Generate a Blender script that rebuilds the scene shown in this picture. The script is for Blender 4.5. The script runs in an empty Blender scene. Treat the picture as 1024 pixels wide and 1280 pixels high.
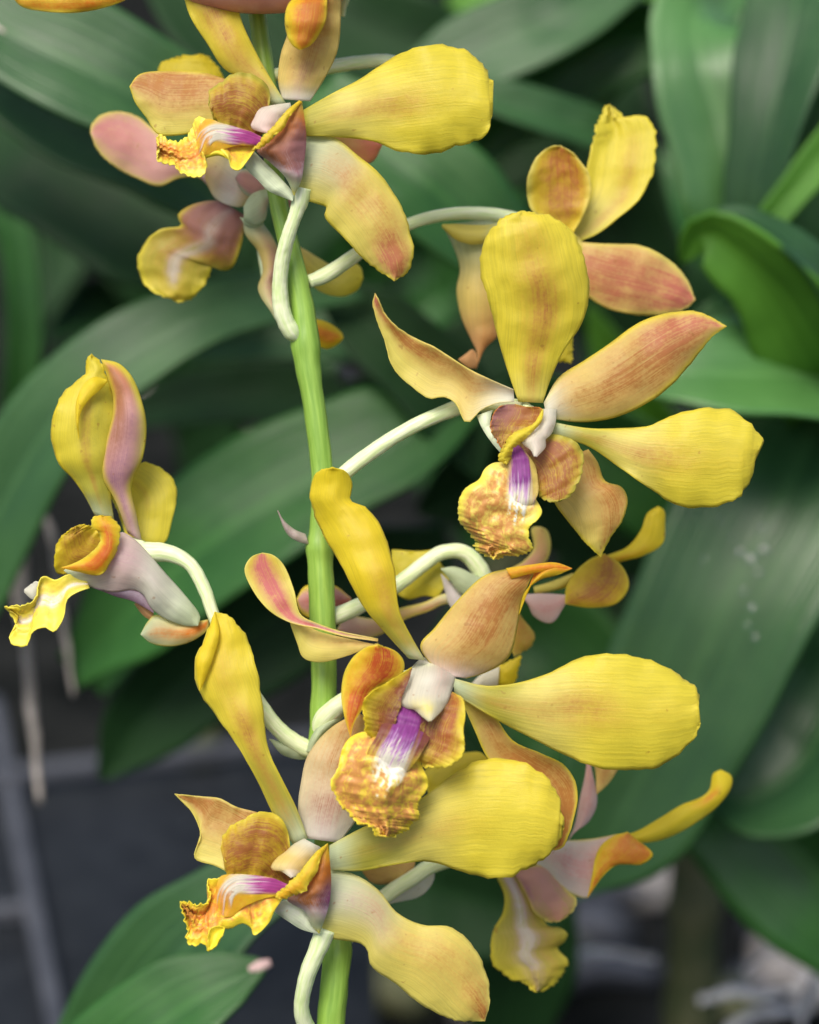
import bpy, math, random
from mathutils import Vector, Matrix
from mathutils import noise as mnoise
R = math.radians
S = 0.00015            # metres per photo pixel at the stem
D = 2600.0             # camera distance in those pixels
TILT = R(20)
CAM = Vector((0, 0, 0.62))
RX = Vector((1, 0, 0)); UP = Vector((0, math.sin(TILT), math.cos(TILT))); FW = Vector((0, math.cos(TILT), -math.sin(TILT)))
scene = bpy.context.scene
COL = scene.collection

def W(px, py, z):
    """world point seen at pixel px,py, z pixels nearer than the stem"""
    k = (D - z) / D
    return CAM + FW * ((D - z) * S) + RX * ((px - 512) * k * S) + UP * ((640 - py) * k * S)

def ground(px, py, h=0.0):
    d = FW * (D * S) + RX * ((px - 512) * S) + UP * ((640 - py) * S)
    t = (h - CAM.z) / d.z
    return CAM + d * t

# ------------------------------------------------------------------ colours
Y = (0.87, 0.765, 0.075); YD = (0.88, 0.735, 0.035); YL = (0.88, 0.79, 0.20); YG = (0.60, 0.56, 0.08)
WH = (0.84, 0.82, 0.70); GW = (0.66, 0.74, 0.50); CR = (0.88, 0.73, 0.24); WP = (0.88, 0.73, 0.66)
OR = (0.80, 0.27, 0.02); BR = (0.60, 0.28, 0.07); LB = (0.48, 0.19, 0.045); OT = (0.76, 0.46, 0.20); RD = (0.58, 0.08, 0.035); PK = (0.72, 0.22, 0.20)
PP = (0.78, 0.47, 0.42); MV = (0.50, 0.27, 0.36); PU = (0.38, 0.08, 0.38); MG = (0.56, 0.09, 0.38); DK = (0.26, 0.07, 0.08)
LV = (0.68, 0.60, 0.66)

# ------------------------------------------------------------------ materials
def newmat(name):
    m = bpy.data.materials.new(name); m.use_nodes = True
    nt = m.node_tree; nt.nodes.clear()
    out = nt.nodes.new('ShaderNodeOutputMaterial')
    return m, nt, out

def N(nt, t, **kw):
    n = nt.nodes.new(t)
    for k, v in kw.items():
        if k in n.inputs.keys(): n.inputs[k].default_value = v
        else: setattr(n, k, v)
    return n

def ramp(nt, src, stops):
    r = nt.nodes.new('ShaderNodeValToRGB')
    e = r.color_ramp.elements
    while len(e) < len(stops): e.new(0.5)
    for i, (p, c) in enumerate(stops):
        e[i].position = p; e[i].color = (c, c, c, 1) if not isinstance(c, tuple) else (*c, 1)
    nt.links.new(src, r.inputs[0]); return r

def math_n(nt, op, a, b=None, clamp=False):
    n = nt.nodes.new('ShaderNodeMath'); n.operation = op; n.use_clamp = clamp
    for i, x in enumerate((a, b)):
        if x is None: continue
        if isinstance(x, (int, float)): n.inputs[i].default_value = x
        else: nt.links.new(x, n.inputs[i])
    return n.outputs[0]

def petal_mat(name, style, rough=0.40, transl=0.55, sx=64, sy=2.4):
    m, nt, out = newmat(name); L = nt.links.new
    base = N(nt, 'ShaderNodeAttribute', attribute_name='pigment')
    blush = N(nt, 'ShaderNodeAttribute', attribute_name='blush')
    amt = N(nt, 'ShaderNodeAttribute', attribute_name='blush_amount')
    uv = N(nt, 'ShaderNodeUVMap'); uv.uv_map = 'UVMap'
    mp = N(nt, 'ShaderNodeMapping'); mp.inputs['Scale'].default_value = (sx, sy, 1); L(uv.outputs[0], mp.inputs[0])
    oi = N(nt, 'ShaderNodeObjectInfo')
    add = N(nt, 'ShaderNodeVectorMath', operation='ADD'); L(mp.outputs[0], add.inputs[0])
    mul = math_n(nt, 'MULTIPLY', oi.outputs['Random'], 40.0)
    cmb = N(nt, 'ShaderNodeCombineXYZ'); L(mul, cmb.inputs[0]); L(mul, cmb.inputs[2]); L(cmb.outputs[0], add.inputs[1])
    vein = N(nt, 'ShaderNodeTexNoise', Scale=1.0, Detail=4.0, Roughness=0.6); L(add.outputs[0], vein.inputs['Vector'])
    tc = N(nt, 'ShaderNodeTexCoord')
    spk = N(nt, 'ShaderNodeTexNoise', Scale=1500.0, Detail=3.0, Roughness=0.65); L(tc.outputs['Object'], spk.inputs['Vector'])
    big = N(nt, 'ShaderNodeTexNoise', Scale=150.0, Detail=3.0, Roughness=0.6); L(tc.outputs['Object'], big.inputs['Vector'])
    if style == 'petal':
        r1 = ramp(nt, vein.outputs[0], [(0.33, 0.42), (0.64, 1.1)])
        r2 = ramp(nt, spk.outputs[0], [(0.32, 0.70), (0.64, 1.12)])
        r3 = ramp(nt, big.outputs[0], [(0.30, 0.5), (0.70, 1.25)])
    elif style == 'lip':
        r1 = ramp(nt, vein.outputs[0], [(0.38, 0.5), (0.62, 1.1)])
        r2 = ramp(nt, spk.outputs[0], [(0.35, 0.6), (0.6, 1.1)])
        net = N(nt, 'ShaderNodeTexNoise', Scale=420.0, Detail=4.0, Roughness=0.65, Distortion=1.6); L(tc.outputs['Object'], net.inputs['Vector'])
        r3 = ramp(nt, net.outputs[0], [(0.36, 0.30), (0.48, 0.8), (0.62, 1.25)])
    else:  # streak: radiating lines
        r1 = ramp(nt, vein.outputs[0], [(0.40, 0.0), (0.56, 1.35)])
        r2 = ramp(nt, spk.outputs[0], [(0.30, 0.85), (0.65, 1.05)])
        r3 = ramp(nt, big.outputs[0], [(0.2, 0.9), (0.8, 1.1)])
    a = math_n(nt, 'MULTIPLY', math_n(nt, 'MULTIPLY', r1.outputs[0], r2.outputs[0]), r3.outputs[0])
    if style == 'streak':
        # saturates where the pigment is dense, breaks into streaks where it thins out
        sq = math_n(nt, 'MULTIPLY', amt.outputs['Fac'], amt.outputs['Fac'])
        a2 = math_n(nt, 'ADD', math_n(nt, 'MULTIPLY', a, amt.outputs['Fac']), math_n(nt, 'MULTIPLY', sq, 0.6), True)
    else:
        a2 = math_n(nt, 'MULTIPLY', math_n(nt, 'MULTIPLY', a, 1.45), amt.outputs['Fac'], True)
    # a faint everywhere-vein in the ground colour
    hs = N(nt, 'ShaderNodeHueSaturation'); L(base.outputs['Color'], hs.inputs['Color'])
    rv = ramp(nt, vein.outputs[0], [(0.3, 0.87), (0.6, 1.03)]); L(rv.outputs[0], hs.inputs['Value'])
    mix = N(nt, 'ShaderNodeMix', data_type='RGBA'); L(a2, mix.inputs[0]); L(hs.outputs[0], mix.inputs[6]); L(blush.outputs['Color'], mix.inputs[7])
    # small brown specks and bruises
    sp2 = N(nt, 'ShaderNodeTexNoise', Scale=700.0, Detail=1.0); L(tc.outputs['Object'], sp2.inputs['Vector'])
    rs = ramp(nt, sp2.outputs[0], [(0.74, 0.0), (0.80, 0.45)])
    mx2 = N(nt, 'ShaderNodeMix', data_type='RGBA'); L(rs.outputs[0], mx2.inputs[0]); L(mix.outputs[2], mx2.inputs[6]); mx2.inputs[7].default_value = (0.45, 0.2, 0.04, 1)
    # relief
    h = math_n(nt, 'ADD', math_n(nt, 'MULTIPLY', vein.outputs[0], 1.0), math_n(nt, 'MULTIPLY', spk.outputs[0], 0.6))
    h = math_n(nt, 'ADD', h, math_n(nt, 'MULTIPLY', big.outputs[0], 0.5))
    bp = N(nt, 'ShaderNodeBump', Strength=0.30 if style != 'lip' else 0.26, Distance=0.0004); L(h, bp.inputs['Height'])
    bs = N(nt, 'ShaderNodeBsdfPrincipled', Roughness=rough); bs.inputs['Specular IOR Level'].default_value = 0.45
    bs.inputs['Sheen Weight'].default_value = 0.08
    L(mx2.outputs[2], bs.inputs['Base Color']); L(bp.outputs[0], bs.inputs['Normal'])
    tr = N(nt, 'ShaderNodeBsdfTranslucent'); L(mx2.outputs[2], tr.inputs['Color'])
    ms = N(nt, 'ShaderNodeMixShader'); ms.inputs[0].default_value = transl
    L(bs.outputs[0], ms.inputs[1]); L(tr.outputs[0], ms.inputs[2]); L(ms.outputs[0], out.inputs[0])
    return m

def noise_mat(name, c1, c2, scale=60, rough=0.5, bump=0.3, dist=0.001, spec=0.5, stretch=None, transl=0, detail=4, lo=0.35, hi=0.65, coat=0):
    m, nt, out = newmat(name); L = nt.links.new
    tc = N(nt, 'ShaderNodeTexCoord'); src = tc.outputs['Object']
    if stretch:
        mp = N(nt, 'ShaderNodeMapping'); mp.inputs['Scale'].default_value = stretch
        if stretch[2] == 0:
            uv = N(nt, 'ShaderNodeUVMap'); L(uv.outputs[0], mp.inputs[0])
        else: L(src, mp.inputs[0])
        src = mp.outputs[0]
    nz = N(nt, 'ShaderNodeTexNoise', Scale=scale, Detail=float(detail), Roughness=0.6); L(src, nz.inputs['Vector'])
    rp = ramp(nt, nz.outputs[0], [(lo, c1), (hi, c2)])
    bs = N(nt, 'ShaderNodeBsdfPrincipled', Roughness=rough); bs.inputs['Specular IOR Level'].default_value = spec
    bs.inputs['Coat Weight'].default_value = coat; bs.inputs['Coat Roughness'].default_value = 0.25
    L(rp.outputs[0], bs.inputs['Base Color'])
    if bump:
        bp = N(nt, 'ShaderNodeBump', Strength=bump, Distance=dist); L(nz.outputs[0], bp.inputs['Height']); L(bp.outputs[0], bs.inputs['Normal'])
    if transl:
        tr = N(nt, 'ShaderNodeBsdfTranslucent'); L(rp.outputs[0], tr.inputs['Color'])
        ms = N(nt, 'ShaderNodeMixShader'); ms.inputs[0].default_value = transl
        L(bs.outputs[0], ms.inputs[1]); L(tr.outputs[0], ms.inputs[2]); L(ms.outputs[0], out.inputs[0])
    else: L(bs.outputs[0], out.inputs[0])
    return m

M_PETAL = petal_mat('petal_skin', 'petal')
M_LIP = petal_mat('lip_skin', 'lip', rough=0.42, transl=0.22, sx=16, sy=3)
M_STREAK = petal_mat('throat_skin', 'streak', rough=0.40, transl=0.10, sx=20, sy=1.2)
M_STEM = noise_mat('stem_skin', (0.17, 0.32, 0.035), (0.29, 0.47, 0.075), scale=1.0, stretch=(14, 3, 0), rough=0.42, bump=0.2, dist=0.0008, transl=0.05)
M_STALK = noise_mat('stalk_skin', (0.62, 0.76, 0.34), (0.84, 0.88, 0.60), scale=1.0, stretch=(18, 4, 0), rough=0.38, bump=0.3, dist=0.0006, transl=0.12)
M_BRACT = noise_mat('dry_bract', (0.42, 0.30, 0.28), (0.75, 0.68, 0.62), scale=400, rough=0.7, bump=0.4, transl=0.2)
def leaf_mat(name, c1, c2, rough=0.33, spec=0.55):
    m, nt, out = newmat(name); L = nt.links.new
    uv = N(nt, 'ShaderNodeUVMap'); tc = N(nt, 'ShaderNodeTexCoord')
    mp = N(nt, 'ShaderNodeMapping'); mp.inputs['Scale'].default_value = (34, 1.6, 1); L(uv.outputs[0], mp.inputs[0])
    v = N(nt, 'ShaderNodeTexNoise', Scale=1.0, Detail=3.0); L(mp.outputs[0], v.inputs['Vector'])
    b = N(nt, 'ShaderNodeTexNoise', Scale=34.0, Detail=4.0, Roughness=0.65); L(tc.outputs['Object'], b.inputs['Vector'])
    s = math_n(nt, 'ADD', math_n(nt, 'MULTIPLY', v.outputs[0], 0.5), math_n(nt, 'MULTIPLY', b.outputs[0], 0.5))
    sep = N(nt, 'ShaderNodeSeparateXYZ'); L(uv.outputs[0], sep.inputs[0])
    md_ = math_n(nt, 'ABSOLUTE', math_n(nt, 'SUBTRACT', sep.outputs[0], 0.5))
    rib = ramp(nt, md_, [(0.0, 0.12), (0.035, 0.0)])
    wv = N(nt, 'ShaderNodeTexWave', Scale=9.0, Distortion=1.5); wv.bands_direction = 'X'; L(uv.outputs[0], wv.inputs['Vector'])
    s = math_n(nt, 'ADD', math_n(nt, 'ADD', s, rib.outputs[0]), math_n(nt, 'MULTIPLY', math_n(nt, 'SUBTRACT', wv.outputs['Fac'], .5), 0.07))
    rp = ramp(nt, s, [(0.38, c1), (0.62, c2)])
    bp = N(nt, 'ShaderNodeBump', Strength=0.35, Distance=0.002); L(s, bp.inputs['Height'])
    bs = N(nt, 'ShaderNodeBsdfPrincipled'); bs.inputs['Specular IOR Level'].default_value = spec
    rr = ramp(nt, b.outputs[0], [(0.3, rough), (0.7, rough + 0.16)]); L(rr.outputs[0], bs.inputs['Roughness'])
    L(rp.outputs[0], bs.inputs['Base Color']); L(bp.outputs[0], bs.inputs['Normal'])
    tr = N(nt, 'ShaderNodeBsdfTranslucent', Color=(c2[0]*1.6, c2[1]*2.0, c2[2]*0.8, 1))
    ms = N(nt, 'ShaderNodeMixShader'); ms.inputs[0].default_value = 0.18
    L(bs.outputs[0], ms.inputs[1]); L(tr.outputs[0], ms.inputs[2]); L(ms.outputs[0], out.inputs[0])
    return m
M_LEAF = {
 'blue': leaf_mat('leaf_bluish', (0.020, 0.074, 0.020), (0.044, 0.126, 0.036), .30, .42),
 'mid': leaf_mat('leaf_mid_green', (0.018, 0.082, 0.014), (0.040, 0.145, 0.026), .34, .42),
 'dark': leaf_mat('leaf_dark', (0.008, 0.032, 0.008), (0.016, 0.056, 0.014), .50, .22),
 'light': leaf_mat('leaf_light', (0.075, 0.215, 0.050), (0.130, 0.310, 0.085), .26, .7),
 'fresh': leaf_mat('leaf_fresh', (0.060, 0.190, 0.014), (0.105, 0.290, 0.028), .40, .4),
}
M_CANE = noise_mat('cane_skin', (0.05, 0.065, 0.018), (0.11, 0.11, 0.045), scale=60, rough=0.6)
M_ROOT = noise_mat('root_skin', (0.22, 0.20, 0.18), (0.42, 0.38, 0.34), scale=200, rough=0.8)
M_PALE = noise_mat('pale_root', (0.30, 0.29, 0.28), (0.68, 0.67, 0.66), scale=120, rough=0.8)
M_PLASTIC = noise_mat('black_plastic', (0.011, 0.013, 0.016), (0.020, 0.023, 0.027), scale=70, rough=0.6, spec=0.15)
M_BAR = noise_mat('grey_plastic', (0.05, 0.054, 0.066), (0.085, 0.09, 0.105), scale=60, rough=0.6, spec=.3)
M_GROUND = noise_mat('bench_mat', (0.003, 0.004, 0.004), (0.022, 0.023, 0.022), scale=16, rough=0.95, spec=0.0, bump=0.6, dist=0.02, detail=8)
M_TIP = noise_mat('withered_tip', (0.45, 0.28, 0.26), (0.62, 0.45, 0.42), scale=300, rough=0.7)
def skin_mat():
    m, nt, out = newmat('skin'); L = nt.links.new
    tc = N(nt, 'ShaderNodeTexCoord'); nz = N(nt, 'ShaderNodeTexNoise', Scale=220.0, Detail=5.0); L(tc.outputs['Object'], nz.inputs['Vector'])
    rp = ramp(nt, nz.outputs[0], [(0.35, (0.62, 0.26, 0.20)), (0.65, (0.74, 0.37, 0.29))])
    bs = N(nt, 'ShaderNodeBsdfPrincipled', Roughness=0.5); L(rp.outputs[0], bs.inputs['Base Color'])
    bs.inputs['Subsurface Weight'].default_value = 0.15; bs.inputs['Subsurface Radius'].default_value = (0.004, 0.0015, 0.001)
    bp = N(nt, 'ShaderNodeBump', Strength=0.2, Distance=0.0006); L(nz.outputs[0], bp.inputs['Height']); L(bp.outputs[0], bs.inputs['Normal'])
    L(bs.outputs[0], out.inputs[0]); return m
M_SKIN = skin_mat()
def drop_mat():
    m, nt, out = newmat('water_drop')
    gl = N(nt, 'ShaderNodeBsdfGlossy', Roughness=0.08); tp = N(nt, 'ShaderNodeBsdfTransparent')
    ms = N(nt, 'ShaderNodeMixShader'); ms.inputs[0].default_value = 0.12
    nt.links.new(tp.outputs[0], ms.inputs[1]); nt.links.new(gl.outputs[0], ms.inputs[2]); nt.links.new(ms.outputs[0], out.inputs[0]); return m
M_DROP = drop_mat()

# ------------------------------------------------------------------ helpers
def empty(name, loc, label=None, cat=None, group=None):
    o = bpy.data.objects.new(name, None); COL.objects.link(o); o.location = loc; o.empty_display_size = 0.01
    if label: tag(o, label, cat, group)
    return o
def tag(o, label=None, cat=None, group=None, kind=None):
    if label: o['label'] = label
    if cat: o['category'] = cat
    if group: o['group'] = group
    if kind: o['kind'] = kind
    return o
def wloc(o):
    v = Vector((0, 0, 0))
    while o: v += Vector(o.location); o = o.parent
    return v

def parse(s, fr):
    if isinstance(s, str): s = [tuple(float(a) for a in q.split(',')) for q in s.split()]
    ox, oy, k = fr
    return [Vector((ox + a / k, oy + b / k)) for a, b in s]

def spline(pts, n_out_params):
    """centripetal Catmull-Rom through pts, sampled at arc-length fractions"""
    if len(pts) == 2:
        return [pts[0].lerp(pts[1], t) for t in n_out_params]
    P = [pts[0] * 2 - pts[1]] + list(pts) + [pts[-1] * 2 - pts[-2]]
    dense = []
    for i in range(1, len(P) - 2):
        p0, p1, p2, p3 = P[i-1], P[i], P[i+1], P[i+2]
        t0 = 0; t1 = t0 + max(1e-4, (p1-p0).length ** .5); t2 = t1 + max(1e-4, (p2-p1).length ** .5); t3 = t2 + max(1e-4, (p3-p2).length ** .5)
        for k in range(14):
            t = t1 + (t2 - t1) * k / 14
            a1 = p0*((t1-t)/(t1-t0)) + p1*((t-t0)/(t1-t0)); a2 = p1*((t2-t)/(t2-t1)) + p2*((t-t1)/(t2-t1)); a3 = p2*((t3-t)/(t3-t2)) + p3*((t-t2)/(t3-t2))
            b1 = a1*((t2-t)/(t2-t0)) + a2*((t-t0)/(t2-t0)); b2 = a2*((t3-t)/(t3-t1)) + a3*((t-t1)/(t3-t1))
            dense.append(b1*((t2-t)/(t2-t1)) + b2*((t-t1)/(t2-t1)))
    dense.append(pts[-1].copy())
    cum = [0]
    for a, b in zip(dense, dense[1:]): cum.append(cum[-1] + (b-a).length)
    out = []; j = 0
    for q in n_out_params:
        s = q * cum[-1]
        while j < len(cum) - 2 and cum[j+1] < s: j += 1
        f = (s - cum[j]) / max(1e-9, cum[j+1] - cum[j])
        out.append(dense[j].lerp(dense[j+1], min(1, max(0, f))))
    return out

def lut(stops, v):
    """stops: list of (pos, value or tuple) or a plain list of evenly spaced numbers"""
    if isinstance(stops, (int, float)): return stops
    if not isinstance(stops[0], tuple): stops = [(i / max(1, len(stops)-1), s) for i, s in enumerate(stops)]
    if v <= stops[0][0]: return stops[0][1]
    for (a, x), (b, y) in zip(stops, stops[1:]):
        if v <= b:
            f = (v - a) / max(1e-9, b - a); f = f*f*(3-2*f)
            if isinstance(x, tuple): return tuple(p + (q-p)*f for p, q in zip(x, y))
            return x + (y-x)*f
    return stops[-1][1]

_seed = [11]
def P(L, Rr, z=(0, 0), cup=0, tilt=0, ruf=0, cren=0, col=Y, mar=None, bl=None, side=None, und=3.0, fold=0, tipround=True, ridge=0, rufn=7, st=False, ms=0):
    return dict(L=L, R=Rr, z=list(z) if not isinstance(z, (int, float)) else z, cup=cup, tilt=tilt, ruf=ruf, cren=cren, col=col, mar=mar, bl=bl, side=side,
                und=und, fold=fold, st=st, ms=ms, tip=tipround, ridge=ridge, rufn=rufn)

def petal(name, parent, fr, patches, mat=None, label=None, thick=1.2, z0=0, nu=22, nv=46, stain=None):
    if stain:
        sax = parse(stain[0], fr); nu = max(nu, 56); nv = max(nv, 110)
        sd = spline(sax, [i/40 for i in range(41)])
    mats = mat or M_PETAL
    _seed[0] += 1; rnd = random.Random(_seed[0]); ph = [rnd.uniform(0, 6.28) for _ in range(12)]
    verts = []; faces = []; uvs = []; pig = []; blu = []; amt = []; smooth = []; midx = []
    matlist = []
    for pt in patches:
        pm = pt.get('mat', mats)
        if pm not in matlist: matlist.append(pm)
        vs = [1 - (1 - i / nv) ** (1.5 if pt['tip'] else 1.0) for i in range(nv + 1)]
        f = pt.get('fr', fr)
        Lp = parse(pt['L'], f); Rp = parse(pt['R'], f)
        Lc = spline(Lp, vs); Rc = spline(Rp, vs)
        wmax = max((a-b).length for a, b in zip(Lc, Rc)) / 2 + 1e-6
        Ltot = sum((b-a).length for a, b in zip(Lc, Lc[1:])) + 1e-6
        if pt['cren']:
            for C, sgn, k in ((Lc, 1, 0), (Rc, -1, 5)):
                N2 = []
                for i in range(len(C)):
                    a = C[max(0, i-1)]; b = C[min(len(C)-1, i+1)]; t = (b-a)
                    n = Vector((-t.y, t.x)).normalized() if t.length > 1e-6 else Vector((0, 0))
                    v = vs[i]; r = min(1, max(0, (v-.3)*2.2)) * min(1, (1-v)*25) if pt['tip'] else min(1, max(0, (v-.1)*4))
                    s = v * Ltot
                    w = .55*math.sin(s*.21+ph[k]) + .45*math.sin(s*.47+ph[k+1]) + .55*math.sin(s*.93+ph[k+2]) + .3*math.sin(s*1.7+ph[k+3])
                    if 0 < i < len(C)-1: N2.append(n * (w * pt['cren'] * r))
                    else: N2.append(Vector((0, 0)))
                for i in range(len(C)): C[i] = C[i] + N2[i]
        base = len(verts)
        for i, v in enumerate(vs):
            a, b = Lc[i], Rc[i]; w = (b-a).length / 2; wr = w / wmax
            for j in range(nu + 1):
                u = -math.cos(math.pi * j / nu) * .5 - .0 + .0 if False else (2 * j / nu - 1)
                u = math.copysign(abs(u) ** .85, u) if u else 0
                q = a.lerp(b, (u + 1) / 2)
                z = z0 + lut(pt['z'], v) + lut(pt['cup'], v) * u*u * min(1, wr*1.3) + lut(pt['tilt'], v) * u * wr - lut(pt['fold'], v) * (1-abs(u)) * wr
                if pt['ridge']: z += pt['ridge'] * (1-u*u) + pt['ridge']*.35*math.cos(u*9)*(1-abs(u))
                edge = max(abs(u) ** 4.5, max(0, (v-.75)/.25) ** 2 if pt['tip'] else 0)
                if pt['ruf']:
                    rr = lut(pt['ruf'], v); kk = pt['rufn']; sg = 0 if u < 0 else 2.1
                    if rr >= 5 and pt['tip']:
                        pa = math.atan2(u, 1.22-v); e2 = max(abs(u)**3 * min(1, v*2.5), v**3.5 if v > .4 else 0)
                        z += rr * 1.25 * e2 * (math.sin(pa*kk*.5+ph[6]) + .5*math.sin(pa*kk*1.0+ph[7]) + .14*math.sin(pa*kk*2.1+ph[8]))
                    else: z += rr * edge * min(1, v*4) * (math.sin(v*kk*2.0+ph[6]+sg) + .6*math.sin(v*kk*4.3+ph[7]+sg) + .22*math.sin(v*kk*8.1+u*2+ph[8]))
                z += .55 * pt['und'] * mnoise.noise(Vector((q.x*.028, q.y*.028, ph[9]))) * 1.6 + pt['und'] * .35 * mnoise.noise(Vector((q.x*.09, q.y*.09, ph[10])))
                verts.append(W(q.x, q.y, z)); uvs.append(((u+1)/2 * (0.25 + .75*wr) + (1-wr)*.375, v * Ltot / 200))
                c = lut(pt['col'], v) if isinstance(pt['col'], list) else pt['col']
                if pt['side']:
                    sc, us, uw = pt['side'][:3]; k = 1/(1+math.exp(-(u-us)/uw)); k *= (lut(pt['side'][3], v) if len(pt['side']) > 3 else 1)
                    c = tuple(x+(y-x)*k for x, y in zip(c, sc))
                em = min((1-(abs(u) if not pt['ms'] else u*pt['ms'])) * max(w, 1), ((1-v) * Ltot if pt['tip'] else 1e3))   # distance to margin, px
                mk = 0
                if pt['mar']:
                    mc, mw = pt['mar'][:2]; mw2 = mw * (1 + .35*math.sin(v*9+ph[4]) )
                    mk = max(0, 1 - em / mw2); mk = mk*mk*(3-2*mk) if mk < 1 else 1
                    mk *= min(1, v*3+.2) if pt['tip'] else 1
                    c = tuple(x+(y-x)*mk for x, y in zip(c, mc))
                bc = (0.5, 0.2, 0.1); ba = 0
                if pt['bl']:
                    acc = (0, 0, 0); tot = 0; keep = 1
                    for item in (pt['bl'] if isinstance(pt['bl'], list) else [pt['bl']]):
                        cc, st, u0, uw = item
                        k = lut(st, v) * math.exp(-((u-u0)/uw)**2)
                        acc = tuple(x + y*k for x, y in zip(acc, cc)); tot += k; keep *= (1-min(1, k))
                    if tot > 1e-5: bc = tuple(x/tot for x in acc)
                    ba = min(1, tot) * (1-.9*mk)
                if stain and (pt['st'] or pt['ruf'] >= 5):
                    bi = min(range(41), key=lambda i_: (sd[i_]-q).length_squared); t_ = bi/40
                    ia = max(0, min(39, bi)); tt = (sd[ia+1]-sd[ia]).normalized(); dd = (q.x-sd[bi].x)*-tt.y + (q.y-sd[bi].y)*tt.x
                    al = (q-sd[bi]).dot(tt); far = 0
                    if bi in (0, 40): far = abs(al)
                    w_ = lut(stain[1], t_) / fr[2]
                    t_ = min(1, max(0, (bi + al/max(1e-6,(sd[ia+1]-sd[ia]).length))/40)); nz1 = mnoise.noise(Vector((dd*.9, t_*1.6, 7.7))); nz2 = mnoise.noise(Vector((dd*.22, t_*3, 3.1)))
                    rr_ = math.hypot(dd, far) / w_ + .35*nz2 + .15*nz1
                    k_ = max(0, min(1, (1.2-rr_)/.5)); k_ = k_*k_*(3-2*k_)
                    e_ = lut(stain[2], min(1, max(0, t_ + .30*nz1*(1 if t_ > .12 else .3) + .05*nz2)))
                    sc_, sa_ = e_[:3], e_[3]
                    # fine paler lines inside the patch
                    ln_ = .5+.5*mnoise.noise(Vector((dd*.9, t_*1.5, 1.3)))*1.6
                    sc_ = tuple(min(1, x*(1.18-.42*ln_)) for x in sc_)
                    k_ *= sa_
                    c = tuple(x+(y-x)*k_ for x, y in zip(c, sc_)); ba *= 1-k_
                    if stain[3]:
                        vn_ = (CAM - verts[-1]).normalized(); verts[-1] = verts[-1] + vn_ * (S * k_ * stain[3] )
                pig.append(c); blu.append(bc); amt.append(ba)
        for i in range(nv):
            for j in range(nu):
                p0 = base + i*(nu+1) + j
                faces.append((p0, p0+nu+1, p0+nu+2, p0+1)); midx.append(matlist.index(pm))
    org = W(*[(lambda p: p)(x) for x in (0, 0, 0)]) if False else verts[nu//2].copy()
    me = bpy.data.meshes.new(name); me.from_pydata([v - org for v in verts], [], faces)
    for m in matlist: me.materials.append(m)
    me.polygons.foreach_set('material_index', midx)
    ul = me.uv_layers.new(name='UVMap')
    for lp in me.loops: ul.data[lp.index].uv = uvs[lp.vertex_index]
    for nm, dat in (('pigment', pig), ('blush', blu)):
        at = me.attributes.new(nm, 'FLOAT_COLOR', 'POINT')
        at.data.foreach_set('color', [x for c in dat for x in (*c, 1)])
    at = me.attributes.new('blush_amount', 'FLOAT', 'POINT'); at.data.foreach_set('value', amt)
    me.shade_smooth(); me.update()
    o = bpy.data.objects.new(name, me); COL.objects.link(o)
    o.parent = parent; o.location = org - (wloc(parent) if parent else Vector())
    md = o.modifiers.new('thickness', 'SOLIDIFY'); md.thickness = thick * S; md.offset = 0
    if label: o['label'] = label
    return o

def tube_mesh(name, parent, pts, rad, mat, nseg=16, fr=(0, 0, 1), wob=0.0, label=None, world=False, res=10, lump=None):
    """pts: (px,py,z) in photo pixels, rad: list in px"""
    if not world: pts = [W(fr[0]+p[0]/fr[2], fr[1]+p[1]/fr[2], p[2]) for p in pts]; k = S
    else: k = 1
    n = (len(pts)-1) * res
    ts = [i/n for i in range(n+1)]
    C = spline([Vector(p) for p in pts], ts)
    verts = []; faces = []; uvs = []
    prev = None
    for i, c in enumerate(C):
        t = (C[min(n, i+1)] - C[max(0, i-1)]).normalized()
        if prev is None:
            prev = t.orthogonal().normalized()
        x = (prev - t * prev.dot(t)).normalized(); prev = x; y = t.cross(x)
        r = lut(rad, ts[i]) * k
        if lump: r *= 1 + sum(h*math.exp(-((ts[i]-p)/w)**2) for p, h, w in lump)
        for j in range(nseg):
            a = 2*math.pi*j/nseg
            rr = r * (1 + wob * mnoise.noise(Vector((math.cos(a)*1.3, math.sin(a)*1.3, i*.35 + len(pts)))))
            verts.append(c + x*math.cos(a)*rr + y*math.sin(a)*rr); uvs.append((j/nseg, ts[i]*n*0.02))
    for i in range(n):
        for j in range(nseg):
            faces.append((i*nseg+j, i*nseg+(j+1) % nseg, (i+1)*nseg+(j+1) % nseg, (i+1)*nseg+j))
    for e, idx in ((0, 0), (n, n*nseg)):
        verts.append(C[e]); uvs.append((.5, 0)); c = len(verts)-1
        for j in range(nseg):
            f = (idx+j, c, idx+(j+1) % nseg); faces.append(f if e == 0 else f[::-1])
    org = C[0].copy()
    me = bpy.data.meshes.new(name); me.from_pydata([v-org for v in verts], [], faces); me.materials.append(mat)
    ul = me.uv_layers.new(name='UVMap')
    for lp in me.loops: ul.data[lp.index].uv = uvs[lp.vertex_index]
    me.shade_smooth()
    o = bpy.data.objects.new(name, me); COL.objects.link(o); o.parent = parent
    o.location = org - (wloc(parent) if parent else Vector())
    if label: o['label'] = label
    return o
F0 = (0, 0, 1)
A1 = (100, 0, 1.896); A2 = (440, 240, 1.896); A3 = (290, 570, 1.707); A4 = (0, 420, 3.123); A5 = (200, 750, 1.896)
A6 = (540, 110, 3.012); A7 = (580, 930, 2.926); A8 = (290, 630, 1.829); B1 = (0, 0, 2.56)
C1 = (560, 490, 5.12); C2 = (400, 790, 4.655); C3 = (210, 980, 4.096); C4 = (160, 60, 3.938); C5 = (290, 880, 3.2); C6 = (300, 240, 5.69)

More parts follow.
